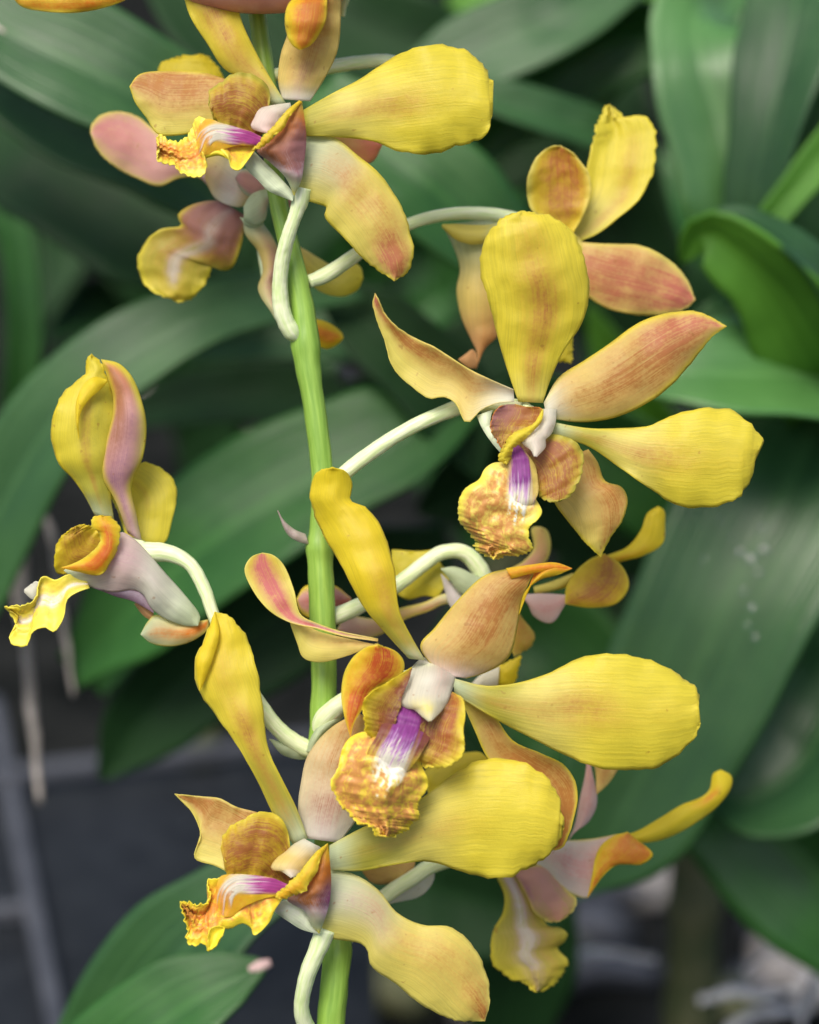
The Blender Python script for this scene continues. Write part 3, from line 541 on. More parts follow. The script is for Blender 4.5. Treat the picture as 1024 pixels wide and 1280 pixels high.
# ---------------------------------------------------------------- upper right bloom, seen from behind
f = flower(705, 298, -92, 'half hidden bloom at the top right of the spray, behind the upright yellow petal', 10)
stalk(f, [(386,352,-2),(405,345,-10),(440,322,-26),(480,296,-44),(520,277,-60),(560,268,-74),(600,267,-84),(636,272,-92),(690,290,-96)], [(0,8.5),(.06,10),(.2,9),(.5,8),(1,10)])
petal('sepal', f, A6, [sepal("450,560 400,490 370,450 357,380 368,310 405,248 445,222 485,217", "530,550 570,480 598,400 594,330 562,278 525,240 485,217", [-84,-80,-72,-64], cup=8, col=[(0,YD),(1,YD)], bl=[(BR,[(0,.2),(.3,.9),(1,1.1)],.1,.8),(RD,[(.3,0),(.7,.45),(1,.4)],.2,.5)], mar=(YL,9), und=6)], label='round bronze sepal with yellow rim')
petal('petal', f, A6, [yellow("490,580 540,500 588,420 584,300 602,220 625,130 645,80 668,62", "545,580 620,550 700,490 780,420 832,320 845,220 830,130 785,105 740,112 700,85 668,62", [-96,-100,-108,-116,-120], cup=8, tilt=4, ruf=5, cren=2.2, col=[(0,YG),(.25,YL),(.5,Y),(1,Y)], bl=[(BR,[(0,.3),(.3,.5),(.6,.3),(.8,0)],.25,.3)])])
petal('sepal', f, A6, [sepal("520,575 620,585 700,588 780,592 860,625 930,680 968,735 992,797", "500,680 560,760 600,795 660,830 740,850 830,856 920,845 970,820 992,797", [-88,-84,-86,-94,-104], cup=-10, col=[(0,CR),(1,CR)], bl=[(BR,[(0,.7),(.5,.7),(1,.4)],0,.9),(PK,[(0,.2),(.5,.7),(.8,1.2),(1,1)],.1,.7)], mar=(YL,8))], label='right sepal flushed rose pink')
petal('chin', f, A6, [
   P("40,515 82,600 106,680 93,760 110,860 150,950 172,1000 165,1058", "300,480 300,560 290,660 280,760 265,850 245,935 200,980 165,1058", z=[-84,-80,-78,-84,-92], cup=-20, col=[(0,GW),(.5,CR),(.85,OT),(1,OT)], bl=[(BR,[(0,.05),(.4,.2),(.8,.6),(1,.4)],.6,.7)], ruf=0),
   P("38,514 90,512 160,516 230,512 300,480", "38,522 90,570 150,588 220,575 300,520", z=[-66,-60,-58,-64], cup=-8, col=[(0,YL),(.5,YL),(1,GW)], tipround=False, ruf=0),
   P("100,1022 130,1000 152,985 168,1000", "100,1022 125,1045 150,1056 172,1050", z=[-80,-82,-88], cup=-4, col=OT, tipround=False, ruf=0)], label='pale curved chin of the bloom, ending in an orange tip')
petal('lip', f, A6, [P("500,900 480,960 470,1020 500,1030 525,1035", "520,880 530,940 528,990 532,1010 525,1035", z=[-90,-92,-94], cup=-5, col=Y, cren=1.4)])
petal('petal', f, A6, [P("430,560 500,520 560,570 590,640", "430,600 480,640 540,660 590,640", z=[-90,-88,-90], cup=-6, col=YL)])

# ---------------------------------------------------------------- left bloom in profile
f = flower(172, 682, 18, 'bloom on the far left in profile, facing left', 11)
stalk(f, [(398,942,0),(372,930,6),(345,908,14),(318,870,20),(285,815,22),(268,772,22),(255,735,22),(238,706,20),(212,692,18),(178,690,16)], [(0,8),(.05,11),(.2,10),(.5,7.5),(.8,8.5),(1,13)])
petal('petal', f, A4, [
   P("490,780 465,700 440,640 430,600 450,580", "560,812 640,810 672,720 691,600 662,545 602,503 545,497 490,540 450,580", z=[0,-14,-24,-30], cup=-10, col=Y, bl=[(BR,[(.3,0),(.6,.25),(.8,0)],0,.1)], ruf=3, cren=1.4)], label='rounded yellow petal at the back')
petal('petal', f, A4, [
   P("372,702 330,622 280,552 232,502 206,430 199,380 214,290 250,220 300,176 332,150 336,100 357,70", "445,720 432,620 440,520 448,430 455,330 440,220 418,160 395,105 357,70", z=[22,34,44,46,36,26], cup=-16, tilt=-5, col=[(0,GW),(.18,YG),(.4,Y),(1,Y)], bl=[(BR,[(0,.1),(.3,.6),(.6,.45),(.8,.0)],.05,.14),(YG,[(.2,.5),(.6,.6),(.9,.2)],.6,.6)], mar=(YD,6), ruf=2.5, cren=1.0, rufn=9),
   P("420,172 370,160 328,190 300,250 297,320 308,400", "420,176 400,200 355,240 318,290 306,340 308,400", z=[44,56,60,58,50], cup=-4, col=YD, ruf=0)], label='cupped yellow petal standing upright')
petal('sepal', f, A4, [P("500,770 450,640 402,555 400,480 418,400 440,310 440,230 420,160 395,92", "552,800 532,700 512,585 558,470 571,350 552,250 512,155 462,107 395,92", z=[24,36,46,48,40,30], cup=-15, col=[(0,WP),(.35,PP),(.6,PP),(1,OR)], bl=[(MV,[(0,.5),(.3,.8),(.6,.5),(.8,.2)],-.1,.8),(BR,[(.3,0),(.6,.6),(.9,.9),(1,.5)],-.45,.5)], mar=(Y,9), side=(YL,.62,.10,[(0,0),(.3,.2),(.5,1),(1,1)]), ruf=1)], label='folded sepal with dull pink outside and yellow margin')
petal('chin', f, A4, [
   P("250,915 330,870 400,830 440,790 470,765 520,790 580,850 640,920 720,1010 780,1095 772,1130", "250,915 300,955 370,985 440,1000 520,990 560,1010 590,1060 640,1100 700,1124 740,1132 772,1130", z=[44,50,52,44,34,26], cup=-18, col=[(0,GW),(.4,WP),(.6,WH),(1,GW)], bl=[(MV,[(0,.05),(.35,.32),(.6,.15),(.8,0)],-.2,.5)], ruf=0),
   P("330,972 400,980 480,975 560,985 600,1080", "330,972 400,995 450,1015 520,1035 600,1080", z=[36,34,30,22], cup=-6, col=MV, bl=[(LV,[(0,.4),(1,.6)],0,1)], ruf=0)], label='long pale chin tapering back under the stalk')
petal('sepal', f, A4, [
   P("550,1165 575,1120 605,1090 690,1118 770,1115 812,1108", "550,1165 590,1198 660,1211 745,1192 812,1142 812,1108", z=[12,20,20,12], cup=-8, col=[(0,GW),(1,CR)], bl=[(OR,[(0,.0),(.3,.5),(1,.9)],.1,.5)], mar=(YL,3), ruf=0),
   P("525,1045 560,1045 600,1085", "525,1045 560,1090 590,1110", z=[8,8,8], cup=-4, col=OT, tipround=False)])
petal('lip', f, A4, [
   lobe("330,925 262,930 222,925 212,860 238,785 300,742", "420,800 400,770 385,760 362,744 335,738 300,742", [22,26,34,36], cup=-6, col=YD, bl=[(LB,[(0,.8),(1,.6)],0,1)], mar=(YD,10)),
   lobe("240,905 320,872 386,812 388,768 355,740 358,715 395,700", "240,905 300,918 395,932 432,880 462,820 468,755 435,708 395,700", [60,66,70,66,60], cup=-8, col=YD, bl=[(OR,[(0,.8),(.4,1.1),(1,.4)],0,.6),(RD,[(.2,0),(.45,.8),(.7,.4),(.9,0)],0,.3)], mar=(Y,5)),
   lobe("340,955 270,930 215,952 172,938 150,965 140,1025 80,1052 18,1056", "350,985 310,998 262,1030 248,1100 210,1156 178,1140 132,1152 95,1217 36,1190 60,1130 18,1056", [44,46,46,48,52], cup=6, tilt=8, ruf=6, cren=1.4, rufn=8, col=[(0,YG),(.3,Y),(1,YD)], mar=(Y,7), bl=[(WH,[(0,.9),(.4,1.6),(.7,.8),(.9,0)],-.1,.16),(LB,[(0,.2),(.5,.35),(1,.2)],0,.9)]),
   dict(P("95,990 125,968 155,955", "95,1000 130,1028 152,1005 155,955", z=[30,34,36], cup=-3, col=WH, cren=1), mat=M_PETAL)], M_LIP, label='frilled lip in profile with an orange side lobe')

# ---------------------------------------------------------------- lower right bloom behind
f = flower(655, 1075, -84, 'bloom at the lower right of the spray, facing away to the right', 10)
stalk(f, [(420,1190,-2),(445,1160,-20),(480,1122,-40),(515,1098,-56),(545,1080,-66),(600,1070,-78),(650,1074,-84)], [(0,9),(.3,10),(.6,10),(1,9)])
petal('petal', f, A7, [P("470,375 530,345 620,325 720,270 800,222 866,197 900,165 912,110 940,95", "480,400 560,365 640,362 700,356 760,337 850,287 932,222 977,160 978,118 940,95", z=[-88,-92,-96,-100,-104], cup=-8, col=YD, bl=[(YG,[(0,.3),(.6,.4),(.8,0)],.7,.4),(OR,[(.6,0),(.8,.5),(.9,0)],-.3,.4)], ruf=1.5)], label='narrow golden petal twisted edge-on')
petal('sepal', f, A7, [
   P("330,370 370,356 440,350 500,342 560,330", "240,425 320,482 352,522 400,552 452,562 480,470", z=[-80,-76,-74,-70], cup=-8, tipround=False, col=[(0,WH),(1,WP)], bl=[(PP,[(0,.4),(.5,.9),(1,.6)],0,.6)], mar=(YL,3), ruf=0),
   P("452,562 468,490 480,420 500,375 545,338 598,322", "452,562 510,482 560,442 600,440 650,440 692,406 640,355 598,322", z=[-68,-62,-60,-64], cup=-8, col=YD, bl=[(OR,[(0,.6),(.4,.8),(.8,1.0),(1,.4)],.1,.8),(BR,[(.4,.3),(.75,1.2),(.9,.5)],.2,.5)], mar=(YD,5), ruf=1)], label='pink sepal with its orange end folded over')
petal('lip', f, A7, [
   P("120,488 148,555 142,620 108,682 104,800 160,850 228,880 265,908", "200,478 260,590 310,668 352,672 380,702 346,752 383,800 350,852 322,890 265,908", z=[-94,-88,-84,-88,-96], cup=-10, tilt=0, ruf=5, cren=2, rufn=8, col=[(0,YG),(.4,YG),(1,Y)], mar=(Y,9), bl=[(LV,[(0,1.4),(.2,.9),(.35,.3)],0,.4),(WH,[(0,.8),(.2,1.6),(.6,1.5),(.78,0)],.0,.17),(BR,[(0,.4),(.5,.35),(1,.2)],.3,.9)]),
   P("180,462 230,560 260,620 300,648 345,650", "180,462 300,445 350,500 390,548 415,572 400,612 345,650", z=[-84,-78,-74,-74], cup=-7, col=[(0,PP),(1,YG)], bl=[(PP,[(0,1),(.5,.8),(1,.4)],0,.9),(PU,[(0,.5),(.4,.3),(.6,0)],-.9,.3),(BR,[(.3,.2),(1,.6)],0,.9)], mar=(YL,6), cren=1)],
   M_PETAL, label='hanging lip seen from behind, yellow with a white stripe')
petal('sepal', f, A7, [
   P("380,360 405,300 425,200 445,110 455,30", "395,325 450,290 482,235 486,180 470,110 455,30", z=[-86,-92,-98,-104], cup=-6, col=WP, bl=[(PP,[(0,.5),(1,1.2)],0,1)], ruf=0),
   P("452,20 480,90 486,184", "600,40 560,98 530,142 486,184", z=[-104,-100,-96], cup=-6, col=CR, bl=[(BR,[(0,.8),(1,.4)],0,1)], ruf=0)], label='rose pink sepal rising behind the yellow petals')
petal('petal', f, A5, [P("480,600 540,590 600,610 604,628 565,665", "480,645 500,668 520,674 540,672 565,665", z=[-50,-54,-56], cup=-6, col=OT, bl=[(CR,[(0,.4),(1,.6)],0,.9)])])
petal('petal', f, A5, [P("560,700 600,640 650,628", "545,720 620,700 648,665 650,628", z=[-62,-66,-66], cup=-5, col=WH, tipround=False)])
petal('petal', f, A5, [P("640,470 625,410 660,385 710,365 760,362 775,380", "680,480 720,460 760,420 785,400 785,385 775,380", z=[-60,-64,-66], cup=-10, col=Y, bl=[(YG,[(0,.6),(.5,.4),(1,0)],0,.6)])], label='yellow petal edge peeping out behind the lip above')

# ---------------------------------------------------------------- bloom behind the centre one
f = flower(605, 725, -88, 'bloom mostly hidden behind the middle one, seen from the back', 9)
stalk(f, [(404,775,-4),(425,768,-20),(460,752,-40),(498,730,-56),(530,705,-66),(552,691,-72),(578,690,-78),(596,706,-84),(606,726,-88)], [(0,8),(.08,11),(.3,10),(.7,9.5),(1,12)])
petal('petal', f, A8, [P("700,190 780,165 850,122 905,98 935,60 950,22 975,5", "700,205 800,180 880,135 940,118 985,90 990,45 988,15 975,5", z=[-90,-94,-98,-100,-104], cup=-6, col=YD, bl=[(OR,[(.3,0),(.55,.3),(.8,0)],.3,.5)], ruf=1.5)], label='narrow yellow petal turned edge-on, far right')
petal('sepal', f, A8, [
   P("590,255 640,215 700,205 765,208", "590,262 660,225 672,215 690,255 730,272 765,225", z=[-86,-84,-80,-78], cup=-6, tipround=False, col=WP, bl=[(PP,[(0,.2),(1,.7)],0,.7)], ruf=0),
   P("762,228 765,190 790,150 822,125 852,114", "762,228 820,237 882,226 908,186 890,140 852,114", z=[-76,-70,-70,-74], cup=-8, col=YD, bl=[(BR,[(0,.6),(.5,.9),(1,.6)],.1,.8)], mar=(Y,4), ruf=1),
   P("690,190 730,178 780,158", "692,205 740,195 790,172", z=[-88,-88,-88], cup=-3, col=YL, tipround=False)], label='bronze sepal end folded over a pink base')
petal('sepal', f, A8, [P("575,165 630,150 668,130 690,100 686,55 705,52", "600,200 680,170 702,146 722,125 729,90 720,60 705,52", z=[-92,-98,-104,-108], cup=-6, col=[(0,PP),(1,CR)], bl=[(PK,[(0,.6),(.5,.5),(1,.2)],-.3,.8)], mar=(YL,7))], label='pink sepal showing under the lip above')
petal('petal', f, A8, [P("470,215 440,210 400,218 370,195 364,150 366,105", "500,170 490,150 474,130 470,106 430,108 366,105", z=[-90,-94,-98], cup=-6, col=Y, tipround=False, bl=[(YG,[(0,.6),(1,.1)],.3,.5)], ruf=2)])
petal('chin', f, A8, [P("478,148 500,175 520,200 560,225 600,240", "478,148 510,144 560,165 610,185 640,215", z=[-62,-60,-64,-76], cup=-8, col=GW, tipround=False, ruf=0),
    P("478,160 488,200 500,235 530,260", "478,160 510,190 535,225 560,260", z=[-76,-74,-78], cup=-4, col=WH, bl=[(LV,[(0,.6),(1,.8)],0,1)], tipround=False)])
petal('sepal', f, A8, [
   P("545,215 490,205 440,225 380,240 330,262 260,258 240,288", "545,240 490,228 450,245 400,262 330,302 270,307 240,288", z=[-80,-82,-80,-74], cup=-6, col=[(0,GW),(.5,CR),(1,WP)], bl=[(PP,[(0,.1),(.5,.4),(1,.7)],0,.8),(OR,[(.1,0),(.3,.4),(.5,0)],.5,.5)], mar=(YL,4), ruf=0)], label='long pale sepal reaching left behind the stem')
petal('petal', f, A8, [P("272,215 235,187 190,184 165,190 148,218", "272,215 268,240 240,262 190,264 160,250 148,218", z=[-58,-60,-62], cup=-8, col=PP, bl=[(RD,[(0,.5),(.5,.5),(1,.2)],0,.5)], mar=(YD,10))], label='small rounded rose petal with orange rim behind the stem')
petal('lip', f, A8, [
   P("620,240 625,290 635,320 645,348", "650,240 665,262 692,300 682,328 645,348", z=[-90,-94,-96], cup=-5, col=YG, bl=[(BR,[(0,.8),(1,.7)],0,1)], cren=1),
   P("545,415 575,395 620,365 662,348", "560,420 600,420 640,416 655,380 662,348", z=[-88,-90,-92], cup=-5, col=YD, tipround=False, cren=1),
   P("545,415 570,390 612,372", "560,420 590,418 608,415", z=[-80,-82,-84], cup=-4, col=WH, tipround=False)], M_PETAL, label='scraps of a yellow lip showing below the bronze sepal')

# ---------------------------------------------------------------- cut off bloom at the top edge
f = flower(400, -60, 10, 'bloom cut off by the top edge, left of the fingers', 10)
stalk(f, [(318,-40,-6),(345,-55,0),(372,-62,4),(395,-62,8)], [9,8,9])
petal('petal', f, B1, [P("520,-140 400,-90 300,-60 180,-60 90,-40 40,-10", "520,-100 460,-40 400,0 340,22 240,40 140,36 70,20 40,-10", z=[0,20,10,-20], cup=-8, col=Y, bl=[(OR,[(0,.3),(.6,.8),(1,.6)],.6,.5)], mar=(Y,5), ruf=2)], label='yellow petal tip at the top left corner')
petal('petal', f, A1, [P("430,-90 440,-40 455,0 490,14", "560,-90 550,-40 535,0 490,14", z=[20,30,34], cup=-5, col=YL)])
stalk(f, [(445,-50,-20),(436,-15,-22),(429,8,-26),(428,20,-30)], [5,6,6,4])
f = flower(505, 128, -60, 'bloom almost wholly hidden behind the big right petal at the top', 9)
stalk(f, [(330,95,-4),(370,90,-20),(410,84,-40),(450,78,-60),(490,77,-66),(515,90,-66),(520,110,-64),(505,128,-60)], [(0,8),(.3,9),(1,8)])

petal('petal', f, A1, [P("560,300 640,290 700,320 718,340", "560,350 620,380 690,385 718,340", z=[-60,-70,-80], cup=-6, col=[(0,CR),(1,BR)], bl=[(PK,[(0,.1),(1,.7)],0,1)])])
# dry bracts on the stem
b = petal('bract', stem, F0, [P("382,668 368,662 354,650 347,638", "386,680 374,677 360,668 347,638", z=[14,18,20,16], cup=-4, col=(.62,.56,.47), bl=[(MV,[(0,.1),(.6,.5),(1,.8)],0,.5)])], label='dry papery bract')
petal('bract', stem, C5, [P("285,130 250,140 200,150 150,140", "300,220 270,222 200,200 150,140", z=[8,12,14,14], cup=-8, col=GW)])
petal('bract', stem, C5, [P("300,190 310,150 345,90 400,40 440,0", "330,200 350,150 370,120 440,60 460,10", z=[20,26,26,22], cup=-8, col=GW, tipround=False)])
FSTOP = 9.5; SKY = 0.12; SUN = 2.5; SUNANG = 32; EXPO = 0.62
# ---------------------------------------------------------------- person's hand above the frame
def hand():
    root = None
    P3 = {}
    def w(x, y, z): return W(x, y, z)
    bm_v = []; bm_e = []; rad = []
    def chain(pts, rs, start=None):
        prev = start
        for p, r in zip(pts, rs):
            bm_v.append(w(*p)); rad.append(r*S); i = len(bm_v)-1
            if prev is not None: bm_e.append((prev, i))
            prev = i
        return prev
    chain([(900,-520,-160),(780,-400,-120),(660,-300,-70)], [150,140,130])      # forearm, wrist, palm
    # wide palm knuckles
    k = len(bm_v)-1
    def finger(pts, rs): chain(pts, rs, k)
    finger([(560,-190,10),(480,-100,40),(400,-42,62),(300,-32,58),(208,-46,44)], [72,66,60,55,46])
    finger([(590,-290,20),(500,-230,70),(410,-170,84),(310,-150,70),(240,-160,50)], [72,68,62,56,48])
    finger([(600,-380,10),(520,-350,70),(430,-300,90),(330,-280,74),(260,-290,50)], [70,64,58,53,46])
    finger([(640,-460,0),(570,-450,60),(490,-420,80),(410,-400,66),(350,-410,46)], [60,54,48,44,38])
    finger([(600,-200,-110),(500,-120,-130),(400,-90,-112),(310,-96,-90)], [78,66,58,48])
    org = bm_v[0].copy()
    me = bpy.data.meshes.new('person'); me.from_pydata([v-org for v in bm_v], bm_e, [])
    me.materials.append(M_SKIN)
    o = bpy.data.objects.new('person', me); COL.objects.link(o); o.location = org
    sk = o.modifiers.new('skin', 'SKIN'); 
    bpy.context.view_layer.objects.active = o
    if not me.skin_vertices: me.skin_vertices.new() if hasattr(me.skin_vertices, 'new') else None
    if not me.skin_vertices:
        bpy.ops.object.select_all(action='DESELECT'); o.select_set(True); bpy.ops.object.modifier_remove(modifier='skin')
        bpy.ops.object.modifier_add(type='SKIN')
    for v, r in zip(me.skin_vertices[0].data, rad): v.radius = (r, r)
    me.skin_vertices[0].data[0].use_root = True
    o.modifiers[0].use_smooth_shade = True
    ss = o.modifiers.new('sub', 'SUBSURF'); ss.levels = 2; ss.render_levels = 3
    tag(o, 'fingers holding the orchid stem at the top edge of the photo', 'person')
    return o
hand()

# ---------------------------------------------------------------- leaves
def leaf(parent, pts, widths, mat, roll=0, fold=.18, label=None, wave=.02, seed=1, nv=50, nu=12, name='leaf', tip=True, arch=0):
    """pts in photo pixels with depth; widths = visible width in pixels at the stem's distance"""
    n = nv; ts = [i/n for i in range(n+1)]
    C = spline([W(*p) for p in pts], ts)
    depth = [lut([p[2] for p in pts], t) for t in ts]
    verts = []; faces = []; uvs = []; tot = 0
    for i, c in enumerate(C):
        t = (C[min(n, i+1)] - C[max(0, i-1)]).normalized()
        if i: tot += (C[i]-C[i-1]).length
        view = (c - CAM).normalized()
        side = view.cross(t).normalized()
        nrm = side.cross(t).normalized()
        if nrm.dot(view) > 0: nrm = -nrm
        ro = R(lut(roll, ts[i]) if not isinstance(roll, (int, float)) else roll)
        s2 = side*math.cos(ro) + nrm*math.sin(ro); n2 = nrm*math.cos(ro) - side*math.sin(ro)
        k = (D - depth[i]) / D
        w = lut(widths, ts[i]) * k * S / 2 / max(.35, math.cos(ro))
        if tip: w *= min(1, ((1-ts[i])*9))**.5 if ts[i] < 1 else 0.02
        for j in range(nu+1):
            u = 2*j/nu - 1
            off = s2*(u*w) + n2*(abs(u)**1.3*w*fold*2) - n2*(arch*w*u*u)
            off += n2*(wave*mnoise.noise(Vector((u*1.2+seed, ts[i]*6, seed)))*w*3)
            verts.append(c+off); uvs.append((j/nu, tot*4))
    for i in range(n):
        for j in range(nu):
            p0 = i*(nu+1)+j; faces.append((p0, p0+1, p0+nu+2, p0+nu+1))
    org = C[0].copy(); me = bpy.data.meshes.new(name); me.from_pydata([v-org for v in verts], [], faces)
    me.materials.append(M_LEAF[mat]); ul = me.uv_layers.new(name='UVMap')
    for lp in me.loops: ul.data[lp.index].uv = uvs[lp.vertex_index]
    me.shade_smooth()
    o = bpy.data.objects.new(name, me); COL.objects.link(o); o.parent = parent; o.location = org - wloc(parent)
    md = o.modifiers.new('thickness', 'SOLIDIFY'); md.thickness = 0.0009; md.offset = 0
    if label: o['label'] = label
    return o
def cane(parent, pts, r, label=None, name='cane', mat=None):
    return tube_mesh(name, parent, pts, r, mat or M_CANE, nseg=18, wob=.1, label=label, lump=[(.2,.12,.02),(.45,.12,.02),(.7,.12,.02)])

GP = 'out of focus orchid plants behind the spray'
# right hand plant
pr = empty('orchid_plant', W(990, 1500, -1100), 'leafy plant filling the right side of the background, broad strap leaves wet with drops', 'plant', GP)
cane(pr, [(1090,1500,-1100),(1080,1100,-1080),(1075,700,-1060),(1070,300,-1040)], [44,40,36,30])
big = leaf(pr, [(1075,380,-1000),(1010,560,-820),(925,720,-760),(850,880,-760),(765,1040,-800),(700,1130,-860)], [90,235,235,215,190,60], 'blue', roll=-8, fold=.10, seed=3, label='broad hanging leaf with water drops on it')
leaf(pr, [(1130,450,-1100),(1030,470,-760),(940,470,-640),(850,468,-620),(760,480,-660)], [150,165,150,120,40], 'light', roll=-35, fold=.16, seed=5, label='pale leaf lying across the right edge')
leaf(pr, [(1080,520,-1050),(1030,450,-700),(980,370,-600),(930,320,-560),(880,290,-560),(850,330,-600)], [60,150,150,130,90,40], 'fresh', roll=20, fold=.2, seed=6, label='fresh green leaf curling over at its tip')
leaf(pr, [(1060,400,-640),(1010,325,-560),(960,287,-540),(915,268,-540),(876,275,-550)], [46,40,34,24,8], 'blue', roll=-55, fold=.1, seed=16, label='bluish strip as the lit upper rim of the curling leaf')  # separate bluish strip stands for the light along this leaf's top edge
leaf(pr, [(930,-30,-1000),(872,20,-840),(880,80,-780),(905,160,-760),(915,260,-760),(905,350,-800)], [40,90,120,150,130,40], 'light', roll=[0,20,16,12,12,10], fold=.10, seed=7, label='broad pale leaf drooping at the upper right')
leaf(pr, [(1080,600,-1040),(1060,420,-860),(1040,180,-800),(1000,-60,-840)], [60,90,120,110], 'mid', roll=20, seed=8, tip=False)
leaf(pr, [(1040,-160,-900),(1000,0,-760),(965,140,-700),(930,300,-720),(915,360,-740)], [100,130,120,80,20], 'blue', roll=-18, fold=.14, seed=9)
leaf(pr, [(1080,130,-700),(1010,215,-660),(950,290,-660),(920,330,-670)], [54,50,40,12], 'fresh', roll=10, seed=10)
leaf(pr, [(880,-120,-1200),(930,20,-1100),(960,80,-1080),(985,160,-1080)], [90,120,110,60], 'light', roll=15, seed=11)
leaf(pr, [(1075,700,-1060),(1060,850,-900),(1000,960,-860),(930,1000,-860),(880,985,-880)], [70,160,200,170,60], 'blue', roll=-25, seed=12)
leaf(pr, [(820,860,-1100),(900,960,-1000),(1000,1070,-960),(1120,1180,-960)], [70,170,190,160], 'mid', roll=-22, seed=13, tip=False, label='dark leaf descending to the lower right corner')
leaf(pr, [(1085,560,-1100),(1080,700,-1000),(1050,840,-980),(985,960,-1000)], [60,120,140,40], 'blue', roll=26, seed=14)
leaf(pr, [(1020,640,-1200),(880,620,-1150),(760,560,-1150),(640,470,-1200)], [120,140,130,60], 'mid', roll=30, seed=15)
leaf(pr, [(960,560,-1400),(860,580,-1360),(780,470,-1300),(735,380,-1260)], [70,90,60,26], 'fresh', roll=12, seed=17)
leaf(pr, [(1080,530,-1050),(1010,505,-700),(940,508,-660),(870,530,-700)], [60,80,70,20], 'light', roll=-50, seed=81, label='narrow leaf added as the leaf highlights at the right edge')  # added light leaf, rolled to catch the sky, stands for leaf highlights
leaf(pr, [(600,190,-1150),(680,110,-1120),(760,60,-1100),(850,40,-1100),(900,70,-1120)], [40,80,100,90,40], 'mid', roll=-15, seed=82)
leaf(pr, [(1080,260,-900),(1000,330,-880),(900,420,-860),(800,440,-880)], [60,90,80,20], 'mid', roll=-20, seed=83)
# tall plant behind the top
pt = empty('orchid_plant', W(760, 1500, -1700), 'dark plant behind the top centre and middle of the spray, mostly in shade', 'plant', GP)
cane(pt, [(860,1500,-1700),(865,1250,-1600),(868,1100,-1560),(872,960,-1540)], [58,56,50,44], label='olive brown cane at the lower right')
cane(pt, [(600,1500,-1900),(620,1000,-1850),(660,500,-1800)], [40,36,30])
leaf(pt, [(500,120,-1000),(590,70,-1000),(680,30,-1000),(790,-40,-1040)], [60,100,100,80], 'blue', roll=26, fold=.1, seed=21, tip=False, label='grey green leaf crossing the top edge')
leaf(pt, [(400,110,-760),(480,180,-720),(560,250,-700),(640,330,-720),(690,400,-760)], [60,130,135,110,30], 'mid', roll=24, fold=.1, seed=22, label='mid green leaf behind the two stalks at the top')
leaf(pt, [(570,110,-900),(650,135,-900),(740,165,-920),(820,200,-960)], [30,50,50,20], 'blue', roll=35, seed=23)
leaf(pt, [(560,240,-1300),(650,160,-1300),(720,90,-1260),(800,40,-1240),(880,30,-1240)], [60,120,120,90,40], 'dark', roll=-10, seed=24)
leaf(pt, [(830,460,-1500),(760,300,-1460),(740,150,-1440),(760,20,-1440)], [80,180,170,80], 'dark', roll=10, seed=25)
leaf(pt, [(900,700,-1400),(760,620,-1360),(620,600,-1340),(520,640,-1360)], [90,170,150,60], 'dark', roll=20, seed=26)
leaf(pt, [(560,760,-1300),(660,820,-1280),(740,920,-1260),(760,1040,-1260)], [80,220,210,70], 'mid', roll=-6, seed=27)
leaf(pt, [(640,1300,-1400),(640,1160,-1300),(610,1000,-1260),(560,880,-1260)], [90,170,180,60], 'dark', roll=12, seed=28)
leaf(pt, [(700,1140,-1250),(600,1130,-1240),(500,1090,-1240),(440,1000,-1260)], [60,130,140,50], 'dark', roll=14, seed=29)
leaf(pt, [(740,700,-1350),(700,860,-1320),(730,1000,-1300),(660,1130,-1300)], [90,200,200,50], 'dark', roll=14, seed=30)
leaf(pt, [(900,40,-1700),(820,-20,-1700),(700,-40,-1700),(560,20,-1700)], [90,150,150,80], 'fresh', roll=-20, seed=31)
leaf(pt, [(440,500,-1200),(540,470,-1180),(640,430,-1180),(700,440,-1200)], [40,90,90,30], 'dark', roll=20, seed=32)
leaf(pt, [(180,-60,-1100),(280,40,-1060),(380,140,-1040),(480,230,-1060)], [60,120,120,40], 'dark', roll=18, seed=71)
leaf(pt, [(330,-80,-1500),(420,20,-1480),(520,60,-1480),(640,60,-1500)], [60,130,120,40], 'dark', roll=18, seed=72)
for pts_, r_ in [([(875,1252,-1350),(915,1240,-1330),(950,1245,-1320),(992,1238,-1330)],[9,11,9,6]),([(955,1160,-1350),(985,1165,-1340),(1005,1188,-1330),(1000,1206,-1330)],[6,9,9,5]),
    ([(930,1215,-1300),(960,1190,-1310),(990,1178,-1320),(1040,1120,-1330)],[5,5,6,5]),([(1000,1290,-1280),(1010,1240,-1290),(1035,1200,-1290)],[6,8,5]),([(900,1300,-1500),(940,1270,-1490),(1010,1265,-1490)],[10,12,8]),
    ([(620,1300,-1500),(660,1220,-1500),(740,1190,-1490),(820,1200,-1500)],[7,9,8,6])]:
    tube_mesh('aerial_root', pt, pts_, r_, M_PALE, wob=.6)
# left plant
pl = empty('orchid_plant', W(-60, 1500, -1100), 'plant entering from the left edge with long grey-green arching leaves', 'plant', GP)
cane(pl, [(-120,1500,-1100),(-110,1000,-1080),(-100,600,-1060),(-100,200,-1040)], [44,40,36,30])
leaf(pl, [(-110,-60,-600),(0,30,-560),(110,85,-540),(230,150,-560),(330,230,-600)], [70,120,150,130,40], 'blue', roll=24, fold=.14, seed=41, label='grey-green leaf with a dull red edge, top left')
tube_mesh('leaf_edge', pl, [(-20,22,-556),(20,52,-552),(70,86,-548),(110,112,-546)], [3.2,3.6,3,1.5], M_BRACT)
leaf(pl, [(-120,30,-760),(0,90,-700),(90,150,-690),(200,200,-700),(320,290,-740)], [70,110,120,110,30], 'blue', roll=20, fold=.1, seed=42)
leaf(pl, [(-40,140,-1100),(100,200,-1000),(210,270,-960),(320,380,-960)], [60,210,230,60], 'dark', roll=10, seed=43, label='dark leaf in the shade of the upper left ones')
